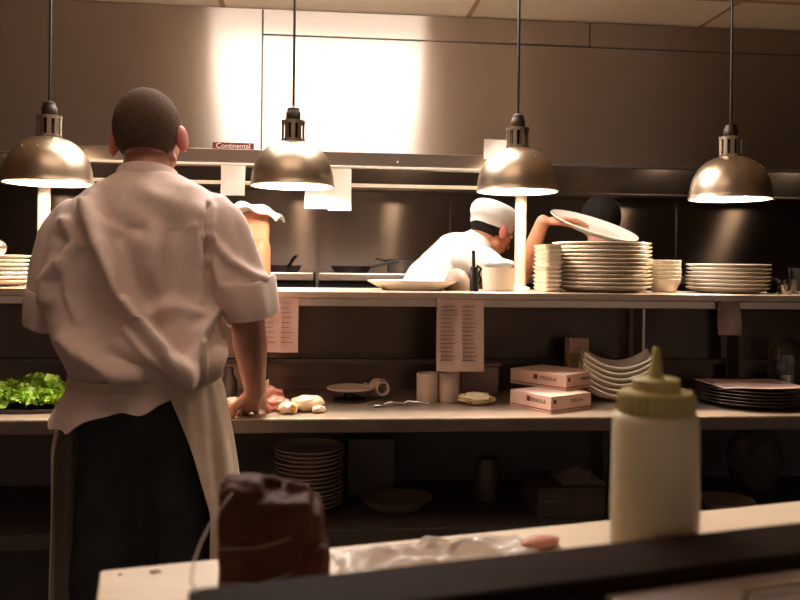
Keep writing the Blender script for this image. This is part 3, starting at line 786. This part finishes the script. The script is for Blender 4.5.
def face_bits(L, q, t, k=1.0):
    for s_ in (-1, 1):
        e = part(MB().ell(L(s_*.031, .0785, .004), (.0125*k, .0100*k, .0095*k), q, 14), 'eye', M['eye'], t)
        part(MB().ell(L(s_*.031, .0870, .004), (.0065*k, .003*k, .0062*k), q, 10), 'iris', M['hair2'], e)
    part(MB().ell(L(0, .0905, -.062), (.022*k, .006*k, .006*k), q, 14), 'mouth', M['lip'], t)
def ears(L, q, t, m, k=1.0):
    for s_ in (-1, 1):
        tilt = q@Matrix.Rotation(R(-18*s_), 3, 'Z')@Matrix.Rotation(R(10), 3, 'X')
        mb = MB(); mb.ell(L(s_*.085, -.008, -.014), (.011*k, .021*k, .034*k), tilt, 18)
        mb.ell(L(s_*.078, .0, -.018), (.012*k, .012*k, .016*k), tilt, 12)
        fpart(mb, 'ear', m, t, voxel=.003, smooth=2)
def hair_cap(L, q, t, m, k=1.0, low=-.06, grow=.004, front=.055, amp=.0012):
    mb = MB(); g_ = grow
    mb.ell(L(0, -.012, .018), ((.0765+g_)*k, (.094+g_)*k, (.094+g_)*k), q, 48)
    inv = q.transposed(); c = L(0, 0, 0)
    kill = []
    for v in mb.bm.verts:
        p_ = inv@(v.co-c)/k
        hair_line = low if p_.y < -.02 else low+(p_.y+.02)*1.15
        if p_.z < hair_line: kill.append(v)
        v.co += (v.co-c).normalized()*amp*noise.noise(v.co*120)
    bmesh.ops.delete(mb.bm, geom=kill, context='VERTS')
    part(mb, 'hair', m, t, 80)

# ---------------------------------------------------------------- main cook, seen from behind
YM = 1.93
cook = thing('person', 'cook seen from behind, cropped dark hair, rolled sleeves, tied apron, leaning on the counter', 'person', (P(145, 300, YM).x, YM, 0))
X = lambda px, py, Y: P(px, py, Y)
hc = X(149, 137, 2.02)
mb = MB()
L1, q1 = head(mb, hc, (.12, 1, -.22), (-.05, .2, 1), 1.0)
neck0 = X(149, 190, 1.98)
mb.cap(hc+Vector((0, -.01, -.05)), neck0, .054, .06, 20)
# trunk under the shirt
mb.cap(neck0, X(145, 250, 1.98), .07, .10); mb.cap(X(110, 225, 1.99), X(185, 225, 1.99), .07, .07); mb.cap(X(145, 250, 1.98), X(145, 385, 1.94), .10, .105)
# right arm
sh = X(220, 224, 1.98); el = X(248, 322, 1.955); wr = X(255, 391, 2.12); wr.z = max(wr.z, ZT+.055)
mb.cap(X(185, 230, 1.99), sh, .045, .034); mb.cap(sh, el, .034, .042)
md = el.lerp(wr, .3)
mb.cap(el, md, .041, .0425, 18); mb.cap(md, wr, .0425, .028, 18)
hand(mb, wr, (-.15, .75, -.62), (-1, 0, 0), (-.1, -.2, 1), .9, .12, 1.0)
# left arm, forearm forward
sh2 = X(70, 230, 1.98); el2 = X(58, 312, 1.99); wr2 = X(86, 392, 2.16); wr2.z = ZT+.07
mb.cap(X(110, 230, 1.99), sh2, .045, .032); mb.cap(sh2, el2, .032, .036); mb.cap(el2, wr2, .038, .026)
hand(mb, wr2, (.35, .8, -.35), (1, 0, 0), (0, 0, 1), .5, .2)
# legs under the trousers
for px, px2 in ((112, 100), (182, 196)):
    h_ = X(px, 420, 1.93); kx = X(px2, 560, 1.93); mb.cap(h_, (kx.x, 1.96, .5), .075, .05); mb.cap((kx.x, 1.96, .5), (kx.x, 1.93, .1), .05, .035)
body = fpart(mb, 'body', M['skin'], cook, voxel=.0052, smooth=4)
face_bits(L1, q1, cook); ears(L1, q1, cook, M['ear'])
hair_cap(L1, q1, cook, M['hair'], low=-.058)

# shirt: torso rings following the outline
levels = [  # py, left px, right px, centre Y, depth radius
 (170, 118, 178, 1.975, .060), (176, 108, 190, 1.975, .072), (184, 92, 206, 1.975, .088), (193, 82, 214, 1.975, .100), (204, 66, 224, 1.975, .112), (222, 55, 224, 1.965, .133),
 (245, 50, 216, 1.955, .142), (270, 46, 213, 1.945, .136), (295, 44, 214, 1.935, .122), (320, 47, 217, 1.93, .119), (340, 53, 222, 1.92, .130), (358, 60, 226, 1.915, .144), (370, 67, 225, 1.915, .144),
 (378, 70, 223, 1.92, .126), (384, 74, 218, 1.925, .108), (389, 77, 215, 1.925, .102), (396, 80, 212, 1.925, .098)]
mb = MB(); rg = []
for py, a, b, cy, ry in levels:
    pa = P(a, py, cy); pb = P(b, py, cy); rg.append(ring_e((pa.x+pb.x)/2, cy, P((a+b)/2, py, cy-ry*.95).z, (pb.x-pa.x)/2, ry, 44, 2.35))
mb.rings(rg)
# sleeves
def sleeve(mb, pts):
    for (a, ra), (b, rb) in zip(pts[:-1], pts[1:]): mb.cap(a, b, ra, rb, 20)
sleeve(mb, [(X(214, 214, 1.985), .052), (X(224, 232, 1.98), .058), (X(233, 265, 1.965), .062), (X(241, 292, 1.955), .066)])
sleeve(mb, [(X(74, 218, 1.985), .05), (X(60, 235, 1.98), .05), (X(52, 270, 1.975), .052), (X(49, 296, 1.975), .052)])
ridges = [ # polyline (px), width px, height m
 ([(88, 212), (100, 250), (122, 296), (152, 338), (178, 368), (190, 390)], 9, .020),
 ([(64, 222), (70, 240), (60, 258), (46, 280), (46, 300)], 6, .011),
 ([(64, 340), (80, 356), (104, 369), (145, 380), (190, 390)], 7, .012),
 ([(214, 312), (198, 336), (190, 362), (194, 388)], 7, .013),
 ([(226, 345), (216, 364), (210, 388)], 5, .010),
 ([(150, 196), (170, 204), (196, 212)], 11, .008),
 ([(152, 312), (178, 304), (202, 314)], 8, .010),
 ([(160, 330), (176, 350), (186, 372)], 4, .008), ([(124, 330), (146, 358), (174, 382)], 4, .007), ([(202, 346), (204, 380)], 3.5, .007), ([(84, 352), (112, 370), (140, 376)], 4, .006), ([(60, 262), (64, 296), (74, 320)], 4, .006), ([(128, 300), (150, 330), (168, 350)], 4, .006),
 ([(196, 226), (200, 262), (202, 300)], 5, .006), ([(92, 196), (86, 222), (92, 246)], 6, .006),
 ([(210, 236), (232, 262), (262, 282)], 5, .007), ([(238, 208), (252, 246), (264, 276)], 6, .006), ([(214, 262), (222, 286), (246, 296)], 5, .007),
]
valleys = [([(118, 236), (130, 276), (156, 318), (178, 346)], 13, .018), ([(76, 240), (78, 290), (98, 332)], 20, .018), ([(178, 222), (178, 262), (180, 292)], 20, .020),
 ([(108, 214), (138, 226)], 8, .010), ([(209, 205), (209, 250), (210, 300), (213, 330)], 2.6, .009), ([(106, 350), (140, 368), (168, 380)], 7, .012), ([(56, 236), (52, 252)], 4, .006)]
def folds(co, n):
    px = proj(co); back = max(0, min(1, (-n.y+.25)/.6))
    o = 0
    if back > 0:
        for pl, wd, h in ridges:
            d = seg_dist(px, pl)
            if d < wd*3: o += h*math.exp(-(d/wd)**2)
        for pl, wd, h in valleys:
            d = seg_dist(px, pl)
            if d < wd*3: o -= h*math.exp(-(d/wd)**2)
    o *= back*1.9*max(0, min(1, (386-px[1])/14))
    o += .002*noise.noise(co*11)+.0006*noise.noise(co*40)
    return co+n*o
mesh_ = fuse(mb, .006, 6, folds)
shirt = link('shirt', mesh_, M['shirt'], cook)
# cuffs rolled
def cuff(name, pts, r0, r1, n=36, ph=0):
    a, b = Vector(pts[0]), Vector(pts[1]); d = (b-a); Lh = d.length; q = Vector((0, 0, 1)).rotation_difference(d).to_matrix()
    prof = [(r0-.004, 0), (r0+.003, .0), (r0+.006, .1), (r1+.006, .9), (r1+.003, 1.0), (r1-.004, .98), (r0-.005, .12)]
    rr = [[a+q@Vector(((r*(1+.07*math.sin(3*t_+ph)+.03*math.sin(7*t_)))*math.cos(t_), (r*(1+.07*math.sin(3*t_+ph)+.03*math.sin(7*t_)))*math.sin(t_), z*Lh+.006*math.sin(2*t_+ph))) for t_ in [2*PI*k/n for k in range(n)]] for r, z in prof+[prof[0]]]
    part(MB().rings(rr, True, False, False), name, M['shirt'], shirt, 60)
cuff('cuff', (X(242, 284, 1.955), X(252, 320, 1.952)), .071, .060)
cuff('cuff', (X(50, 292, 1.975), X(46, 328, 1.98)), .052, .046, ph=1)
# collar
cz = X(148, 170, 1.985)
def colr(k):
    out = []
    for (r, dz) in ((.085, -.034), (.074, -.01), (.067, .016), (.0650, .021), (.0625, .018), (.068, -.01), (.078, -.032)):
        out.append([Vector((cz.x+r*1.08*math.cos(2*PI*j/48), cz.y+r*1.05*math.sin(2*PI*j/48), cz.z+dz-.026+.018*math.sin(-2*PI*j/48)*(1 if dz > -.03 else .4))) for j in range(48)])
    out.append(out[0]); return out
part(MB().rings(colr(0), True, False, False), 'collar', M['shirt'], shirt, 60)

# trousers
mb = MB()
for px, kx in ((120, 106), (174, 188)):
    a = X(px, 400, 1.93); k_ = X(kx, 560, 1.93)
    mb.cap(a, (k_.x, 1.95, .56), .088, .088, 22); mb.cap((k_.x, 1.95, .56), (k_.x, 1.92, .09), .086, .066, 22)
mb.cap(X(114, 412, 1.925), X(178, 412, 1.925), .09, .09)
fpart(mb, 'trousers', M['pants'], cook, voxel=.009, smooth=5, fn=lambda c, n: c+n*(.004*noise.noise(c*9)))
for px in (106, 188):
    k_ = X(px, 560, 1.93)
    mb = MB().cap((k_.x, 1.88, .045), (k_.x, 2.06, .04), .048, .042); mb.box((k_.x-.045, 1.84, 0), (k_.x+.045, 2.1, .03), bev=.01)
    fpart(mb, 'shoe', M['blackp'], cook, voxel=.007, smooth=3)
# shirt tail flaring under the apron string; apron hanging at the sides
wc = X(146, 388, 1.925); wc.z = P(146, 388, 1.80).z; wa, wb = .163, .122
def around(phi, rr, z):      # phi 0 = towards the camera, + = right
    return Vector((wc.x+wa*rr*math.sin(phi), 1.925-wb*rr*math.cos(phi), z))
def hem_px(phi):
    s_ = math.degrees(phi)
    pts = [(-120, 428), (-90, 427), (-62, 436), (-40, 430), (-20, 419), (0, 413), (16, 408), (30, 402), (45, 404), (60, 420), (80, 440), (120, 440)]
    for (a, ya), (b, yb) in zip(pts[:-1], pts[1:]):
        if a <= s_ <= b: return ya+(yb-ya)*(s_-a)/(b-a)
    return 428
def tail(u, v):
    phi = R(-125+u*200); zt = wc.z-.003; zh = X(146, hem_px(phi)+3*math.sin(phi*7+.5)+1.5*math.sin(phi*15), 1.79).z
    fl = .02+(.29 if phi < -.6 else .03+.26*max(0, min(1, (-phi+.3)/.9)))*v**.9+.03*v*math.sin(phi*9)+.015*v*math.sin(phi*17+1)
    return around(phi, 1.0+fl, zt+(zh-zt)*v)
part(MB().grid(tail, 110, 14, .0022), 'shirt_tail', M['shirt'], cook, 80)
def apron_f(u, v):
    # from the right rear edge around the front to the left rear edge
    phi = R(22+u*(292-22)); e = min(u, 1-u)
    # back edges open out lower down
    if u < .5: phi += R(28)*min(1, v*2.2)**.8*(1-2*u)
    else: phi -= -R(0)*v
    z = wc.z+.002-(wc.z-.42)*v
    fl = .06+.30*min(1, v*2.2)**.8 if u < .5 else .07+.20*min(1, v*4)
    fl += .035*min(1, v*4)*math.sin(phi*11+v*2)+.012*math.sin(phi*23)
    return around(phi, 1+fl, z)
part(MB().grid(apron_f, 130, 30, .0022), 'apron', M['apron'], cook, 80)
ring = [around(R(a), 1.045+.01*math.sin(a*.3), wc.z+.004*math.sin(R(a)*3)) for a in range(0, 361, 8)]
mb = MB()
prof = []
for k, p_ in enumerate(ring[:-1]):
    a = R(k*8); n = Vector((math.sin(a), -math.cos(a), 0))
    prof.append([p_+n*.004+Vector((0, 0, .012)), p_+n*.004-Vector((0, 0, .012)), p_-n*.004-Vector((0, 0, .012)), p_-n*.004+Vector((0, 0, .012))])
prof.append(prof[0])
mb.rings(prof, True, False, False)
part(mb, 'apron_string', M['apron'], cook, 60)

# ---------------------------------------------------------------- other cooks behind the pass
def lower_body(t, x, y, m, zhip=.95):
    mb = MB()
    for s_ in (-1, 1):
        mb.cap((x+s_*.09, y, zhip), (x+s_*.1, y, .5), .095, .075, 18); mb.cap((x+s_*.1, y, .5), (x+s_*.1, y, .1), .075, .06, 18)
    mb.cap((x-.08, y, zhip), (x+.08, y, zhip), .1, .1)
    fpart(mb, 'trousers', m, t, voxel=.014, smooth=4)
    for s_ in (-1, 1):
        fpart(MB().cap((x+s_*.1, y-.03, .045), (x+s_*.1, y+.14, .04), .045, .04), 'shoe', M['blackp'], t, voxel=.01, smooth=2)

# capped cook, turned right and bending over
c2 = thing('person', 'cook in white cap and white jacket bending to the right, reaching up to a plate', 'person', (P(450, 290, 3.15).x, 3.2, 0))
Yc = 3.10
h2 = X(493, 229, Yc)
mb = MB()
L2, q2 = head(mb, h2, (.78, .45, -.42), (.35, .1, 1), .92)
mb.cap(h2+Vector((-.02, 0, -.04)), X(470, 252, Yc), .05, .06)
mb.cap(X(462, 262, Yc), X(450, 330, Yc), .11, .12); mb.cap(X(450, 330, Yc), (P(450, 330, Yc).x-.05, 3.2, 1.0), .12, .12)
hn = X(551, 215, 2.92); e2 = X(512, 292, 2.98); s2 = X(487, 262, 3.0)
mb.cap(s2, e2, .04, .036); mb.cap(e2, e2.lerp(hn, .35), .036, .037); mb.cap(e2.lerp(hn, .35), hn+Vector((-.03, 0, -.025)), .037, .026)
hand(mb, hn+Vector((-.03, 0, -.025)), (.86, .05, .10), (0, -1, 0), (-.1, -.1, 1), .3, .28, .95)
s3 = X(470, 262, 3.28); e3 = X(500, 300, 3.42); w3 = X(540, 300, 3.3)
mb.cap(s3, e3, .04, .036); mb.cap(e3, w3, .036, .026); hand(mb, w3, (1, 0, -.2), (0, 1, 0), (0, 0, 1), .3, .4, .95)
fpart(mb, 'body', M['skin2'], c2, voxel=.0055, smooth=3)
face_bits(L2, q2, c2, .92); ears(L2, q2, c2, M['ear'], .85); hair_cap(L2, q2, c2, M['hair2'], .92, low=-.05, grow=.004)
mb = MB()
mb.lathe([(.080, .004), (.088, .0), (.093, .028), (.095, .030), (.102, .05), (.102, .075), (.091, .098), (.06, .108), (.001, .111)], (0, 0, 0), 40)
qq = q2@Matrix.Rotation(R(8), 3, 'X')
for v in mb.bm.verts:
    v.co = L2(0, 0, 0)+qq@(Vector((v.co.x*.93, v.co.y*1.13-.012, v.co.z+.0))*.92)+Vector((0, 0, .002*math.sin(v.co.x*60)))
part(mb, 'cap', M['jacket'], c2, 60)
mb = MB()
mb.cap(X(476, 247, Yc), X(455, 262, Yc), .072, .10); mb.cap(X(455, 262, Yc), X(436, 290, Yc), .115, .135, 20); mb.cap(X(436, 290, Yc), (P(436, 300, Yc).x-.05, 3.2, 1.0), .14, .15, 20)
mb.cap(X(468, 258, 2.99), X(485, 262, 2.98), .07, .062); mb.cap(X(485, 262, 2.98), e2.lerp(s2, .25), .062, .055)
mb.cap(X(455, 262, 3.22), s3, .09, .06); mb.cap(s3, e3, .06, .05)
fpart(mb, 'jacket', M['jacket'], c2, voxel=.009, smooth=5, fn=lambda c, n: c+n*(.007*noise.noise(c*11)+.003*noise.noise(c*26)))
cl2 = X(470, 246, Yc)
part(MB().tube([cl2+Vector((.055*math.cos(a), .06*math.sin(a), .01+.035*math.cos(a)*-.6)) for a in [2*PI*k/20 for k in range(21)]], .012, 8), 'collar', M['jacket'], c2)
lower_body(c2, P(436, 300, Yc).x-.06, 3.2, M['pants'])

# plate he holds
c = X(592, 231, 2.90)
mb = MB().lathe(plate_prof(.168, .024, .3), (0, 0, 0), 56)
q = Matrix.Rotation(R(13.5), 3, 'Y')@Matrix.Rotation(R(17), 3, 'X')
for v in mb.bm.verts: v.co = q@v.co+c
solo(mb, 'serving_plate', M['china'], 'white plate tilted in mid-air, held by the capped cook above the tall plate stack', 'plate')

# dark haired cook, head bent behind the plates
c3_ = thing('person', 'cook with black hair, head bent down behind the held plate', 'person', (P(600, 290, 3.5).x, 3.5, 0))
h3 = X(600, 222, 3.50); mb = MB()
L3, q3 = head(mb, h3, (-.2, .9, -.5), (0, .5, 1), .95)
b3 = X(600, 252, 3.42)
mb.cap(h3+Vector((0, -.0, -.05)), b3, .05, .06); mb.cap(b3+Vector((0, 0, -.06)), (b3.x, 3.5, 1.0), .11, .12)
for s_ in (-1, 1):
    a = b3+Vector((s_*.15, 0, -.09)); b = b3+Vector((s_*.19, .06, -.3)); d = Vector((b.x-s_*.05, 3.72, .95))
    mb.cap(a, b, .042, .036); mb.cap(b, d, .036, .026); hand(mb, d, (0, 1, -.1), (-s_, 0, 0), (0, 0, 1), .3, .4)
fpart(mb, 'body', M['skin'], c3_, voxel=.007, smooth=3)
face_bits(L3, q3, c3_, .95); ears(L3, q3, c3_, M['ear'], .95); hair_cap(L3, q3, c3_, M['hair2'], .95, low=-.075, grow=.013, amp=.006)
mb = MB()
mb.cap(b3+Vector((-.11, 0, -.10)), b3+Vector((.11, 0, -.10)), .075, .075, 18); mb.cap(b3+Vector((0, 0, -.12)), (b3.x, 3.5, 1.0), .14, .15, 20)
for s_ in (-1, 1): mb.cap(b3+Vector((s_*.14, 0, -.1)), b3+Vector((s_*.19, .06, -.3)), .065, .055)
fpart(mb, 'jacket', M['pants'], c3_, voxel=.011, smooth=4)
lower_body(c3_, b3.x, 3.5, M['pants'])

# cook hidden behind the main cook, right forearm raised with a folded cloth
c4 = thing('person', 'cook mostly hidden behind the standing cook, bare forearm raised', 'person', (P(175, 290, 3.2).x, 3.2, 0))
h4 = X(165, 218, 3.2); mb = MB()
L4, q4 = head(mb, h4, (.3, -1, -.2), (0, -.1, 1), .92)
b4 = X(170, 262, 3.22)
mb.cap(h4+Vector((0, 0, -.05)), b4, .05, .06); mb.cap(b4+Vector((0, 0, -.08)), (b4.x, 3.22, 1.0), .11, .12)
s4 = b4+Vector((.15, -.03, -.07)); e4 = X(256, 292, 2.84); w4 = X(260, 248, 2.84)
mb.cap(s4, e4, .042, .038); mb.cap(e4, w4.lerp(e4, .6), .040, .042); mb.cap(w4.lerp(e4, .6), w4, .046, .038)
hand(mb, w4, (-.1, -.05, 1), (-1, -.2, 0), (.2, -1, 0), .2, .9, 1.0)
s5 = b4+Vector((-.16, 0, -.07)); e5 = s5+Vector((-.04, -.05, -.26)); w5 = e5+Vector((.05, -.2, .02))
mb.cap(s5, e5, .042, .036); mb.cap(e5, w5, .036, .026); hand(mb, w5, (.3, -1, 0), (1, 0, 0), (0, 0, 1), .2, .4)
fpart(mb, 'body', M['skin2'], c4, voxel=.006, smooth=3)
face_bits(L4, q4, c4, .92); ears(L4, q4, c4, M['ear'], .92); hair_cap(L4, q4, c4, M['hair2'], .92)
mb = MB()
mb.cap(b4+Vector((-.12, 0, -.08)), b4+Vector((.12, 0, -.08)), .075, .075, 18); mb.cap(b4+Vector((0, 0, -.1)), (b4.x, 3.22, 1.0), .14, .15, 20)
mb.cap(b4+Vector((.13, 0, -.07)), s4.lerp(e4, .6), .062, .052); mb.cap(s5, e5, .062, .05)
fpart(mb, 'jacket', M['jacket'], c4, voxel=.010, smooth=4, fn=lambda c, n: c+n*.006*noise.noise(c*12))
lower_body(c4, b4.x, 3.22, M['pants'])
# folded cloth over that fist
c = X(258, 208, 2.83)
def clf(u, v): 
    a = (u-.5)*2; b = (v-.5)*2
    return c+Vector((a*.080+.012*b, b*.05, .012-.018*a-.022*b*b-.018*abs(a)**3+.005*math.sin(a*6+b*3)))
solo(MB().grid(clf, 24, 14, .006), 'folded_towel', M['jacket'], 'white folded towel laid over the raised fist beside the main cook', 'towel')

# ================================================================== FOREGROUND PASS COUNTER
ZF = 1.02
A = PZ(100, 570, ZF); B = PZ(800, 500.5, ZF); d = (B-A).normalized(); n = Vector((d.y, -d.x, 0))   # n points to the camera
bd = thing('work_table', 'foreground table with pale worn cutting-board top', 'table', (A.x, A.y, 0))
ang = math.atan2(d.y, d.x)
def slab(mb, o, l0, l1, w0, w1, z0, z1, bev=.003):
    """box along d (l) and n (w) from o"""
    c = o+d*(l0+l1)/2+n*(w0+w1)/2
    return mb.box((c.x-(l1-l0)/2, c.y-(w1-w0)/2, z0), (c.x+(l1-l0)/2, c.y+(w1-w0)/2, z1), rot=ang, bev=bev)
part(slab(MB(), A, 0, 1.5, 0, .62, ZF-.03, ZF), 'board_top', M['board'], bd)
part(slab(MB(), A, .03, 1.47, .03, .6, .1, ZF-.032), 'cabinet', M['darksteel'], bd)
for l in (.06, 1.44):
    for q_ in (.06, .56):
        c = A+d*l+n*q_; part(MB().tube([(c.x, c.y, 0), (c.x, c.y, .1)], .02), 'foot', M['steel'], bd)
# raised dark steel warmer with rim and wells
ZW = 1.115
A2 = PZ(188, 588, ZW); B2 = PZ(800, 521, ZW); A2.z = B2.z = 0
D0 = d.copy(); 
d2 = (B2-A2).normalized(); n2 = Vector((d2.y, -d2.x, 0)); ang2 = math.atan2(d2.y, d2.x)
def slab2(mb, l0, l1, w0, w1, z0, z1, bev=.003):
    c = A2+d2*(l0+l1)/2+n2*(w0+w1)/2
    return mb.box((c.x-(l1-l0)/2, c.y-(w1-w0)/2, z0), (c.x+(l1-l0)/2, c.y+(w1-w0)/2, z1), rot=ang2, bev=bev)
wm = thing('food_warmer', 'dark steel food warmer rim running across the bottom foreground', 'warmer', (A2.x, A2.y, ZF))
mb = MB(); slab2(mb, 0, 1.15, 0, .062, ZW-.02, ZW); slab2(mb, 0, .05, .062, .3, ZW-.02, ZW); slab2(mb, 1.1, 1.15, .062, .3, ZW-.02, ZW); slab2(mb, 0, 1.15, .3, .34, ZW-.02, ZW)
part(mb, 'rim', M['rail'], wm)
mb = MB(); slab2(mb, .004, 1.146, .004, .012, ZF, ZW-.02); slab2(mb, .004, .012, .012, .33, ZF, ZW-.02); slab2(mb, 1.138, 1.146, .012, .33, ZF, ZW-.02); slab2(mb, .004, 1.146, .328, .336, ZF, ZW-.02)
part(mb, 'housing', M['rail'], wm)
for l in (.10, .32, .54, .76):
    pn = MB(); slab2(pn, l-.045, l+.155, .066, .29, ZW-.016, ZW-.010, .002)
    pp = part(pn, 'pan_lid', M['rail'] if l not in (.32,) else M['tubm'], wm)
    c = A2+d2*(l+.055)+n2*.13
    part(MB().tube([Vector((c.x, c.y, ZW-.01))-d2*.04, Vector((c.x, c.y, ZW+.008))-d2*.035, Vector((c.x, c.y, ZW+.008))+d2*.035, Vector((c.x, c.y, ZW-.01))+d2*.04], .0035, 8), 'lid_handle', M['hardware'], pp)
# squeeze bottle
bp = P(655, 625, .70*1.0); bp = PZ(653, 620, ZF)
r_ = 44/F*bp.length*1.0
dd = (CRI@(bp-Vector((0, 0, ZC)))).z*-1; k = dd/F       # metres per pixel there
rb = 42.5*k; z0 = ZF
H = lambda py: ZC+(269.5-py)*k
sb = thing('squeeze_bottle', 'cloudy plastic squeeze bottle with yellowed nozzle cap in the foreground', 'bottle', (bp.x, bp.y, ZF))
zt_ = H(411)
pr = [(.001, 0), (rb*.9, 0), (rb, .006), (rb*1.01, (zt_-z0)*.5), (rb*.985, zt_-z0-.008), (rb*.93, zt_-z0-.002), (rb*.8, zt_-z0), (rb*.78, zt_-z0+.004), (.001, zt_-z0+.004)]
part(MB().lathe(pr, (bp.x, bp.y, z0), 48), 'body', M['bottle'], sb, 50)
part(MB().lathe([(.001, .004), (rb*.88, .004), (rb*.93, .01), (rb*.93, (zt_-z0)*.62), (.001, (zt_-z0)*.62)], (bp.x, bp.y, z0), 40), 'sauce', M['sauce'], sb)
h1, h2_, h3_ = H(414)-z0, H(391)-z0, H(378)-z0
c_ = [(rb*.8, h1-.003), (rb*.85, h1), (rb*.855, h2_-.002), (rb*.82, h2_), (rb*.56, h2_+.001), (rb*.54, h3_-.001), (rb*.5, h3_), (rb*.19, h3_), (rb*.16, h3_+.003), (rb*.085, H(349)-z0), (rb*.04, H(347)-z0), (.001, H(347)-z0)]
mb = MB().lathe(c_, (bp.x, bp.y, z0), 48)
for kk in range(30):
    a = 2*PI*kk/30; mb.box((bp.x+rb*.855*math.cos(a)-.0012, bp.y+rb*.855*math.sin(a)-.0012, z0+h1+.002), (bp.x+rb*.855*math.cos(a)+.0012, bp.y+rb*.855*math.sin(a)+.0012, z0+h2_-.003))
part(mb, 'nozzle_cap', M['cap'], sb, 50)
# wrapped amber block
wp = PZ(272, 583, ZF); dd = (CRI@(wp-Vector((0, 0, ZC)))).z*-1; k = dd/F
wb_ = thing('wrapped_block', 'dark amber film-wrapped block standing on the board at left foreground', 'food', (wp.x, wp.y, ZF))
WX = lambda px: wp.x+(px-272)*k
WZ = lambda py: ZC+(265-py)*k
mb = MB()
def blob(x0, x1, top, y0, y1, zb_=None):
    zb_ = ZF if zb_ is None else zb_
    r = (x1-x0)/2
    mb.box((x0, y0, zb_), (x1, y1, top), bev=.010)
blob(WX(221), WX(266), WZ(475), wp.y-.045, wp.y+.02); blob(WX(236), WX(312), WZ(487), wp.y-.05, wp.y+.03); blob(WX(288), WX(322), WZ(500), wp.y-.04, wp.y+.035)
blob(WX(302), WX(328), WZ(532), wp.y-.055, wp.y+.01); mb.cap((WX(228), wp.y-.02, WZ(481)), (WX(255), wp.y-.03, WZ(479)), .008, .008); mb.cap((WX(292), wp.y-.01, WZ(486)), (WX(305), wp.y, WZ(492)), .009, .008)
mb.cap((WX(262), wp.y, WZ(480)), (WX(276), wp.y, WZ(482)), .007, .006)
def crum(c, n):
    if c.z < ZF+.004: return c
    return c+n*(.0035*noise.noise(Vector((c.x*45, c.y*45, c.z*14)))+.0016*noise.noise(c*110))
fpart(mb, 'block', M['amber'], wb_, voxel=.0022, smooth=5, fn=crum)
for py_, dy in ((530, 8), (562, 6)):
    pts = []
    for kk in range(13):
        u = kk/12; x = WX(226+u*68); pts.append((x, wp.y-.054+.006*abs(u-.5)+.002*math.sin(u*7), WZ(py_-u*dy+2*math.sin(u*4))))
    part(MB().tube(pts, .0008, 6), 'string', M['string'], wb_)
# arc of wire
pts = []
a0 = PZ(190, 588, 1.117)
for kk in range(13):
    u = kk/12; px_ = 190+52*(.12*u+.88*u*u); py_ = 588-106*u
    pts.append(P(px_, py_, a0.y+.03+.2*u))
pts = [Vector((a0.x+.004, a0.y-.004, 1.116))]+pts[1:]
solo(MB().tube(pts, .0008, 6), 'string_end', M['string'], 'thin pale cord curving up left of the wrapped block', 'cord')
# crumpled film and paper
f0 = PZ(338, 566, ZF+.002); f1 = PZ(535, 547, ZF+.002)
def film(u, v):
    b = f0.lerp(f1, u)+n*(-.045+.085*v)
    e = math.sin(PI*u)**.5*math.sin(PI*v)**.6
    hgt = e*(.006+.016*abs(noise.noise(Vector((u*5, v*3, 1))))+.012*noise.noise(Vector((u*12, v*6, 5))))
    return Vector((b.x, b.y, ZF+.0015+max(0, hgt)))+d*.008*noise.noise(Vector((u*6, v*5, 3)))
solo(MB().grid(film, 70, 34, .0005), 'plastic_wrap', M['film'], 'long crumpled piece of clear plastic wrap on the foreground board', 'film', smooth=25)
c = PZ(540, 546, ZF)
solo(lump((c.x, c.y, ZF+.005), (.024, .012, .006), ang, 12, .15), 'meat_slice', M['pink'], 'small pink slice lying on the foreground board right of the plastic wrap', 'meat')
for i, (px_, py_, s) in enumerate(((155, 572, .006), (352, 552, .0022), (470, 541, .002), (120, 575, .002))):
    c = PZ(px_, py_, ZF); solo(lump((c.x, c.y, ZF+.0006), (s, s*.7, .0009), 0, 13+i, .3, 2, 16), 'crumb', M['string'], ('largest brown crumb at the left end of the foreground board', 'tiny crumb on the board just right of the wrapped block', 'tiny crumb on the board behind the plastic wrap', 'tiny crumb at the left corner of the foreground board')[i], 'crumb')
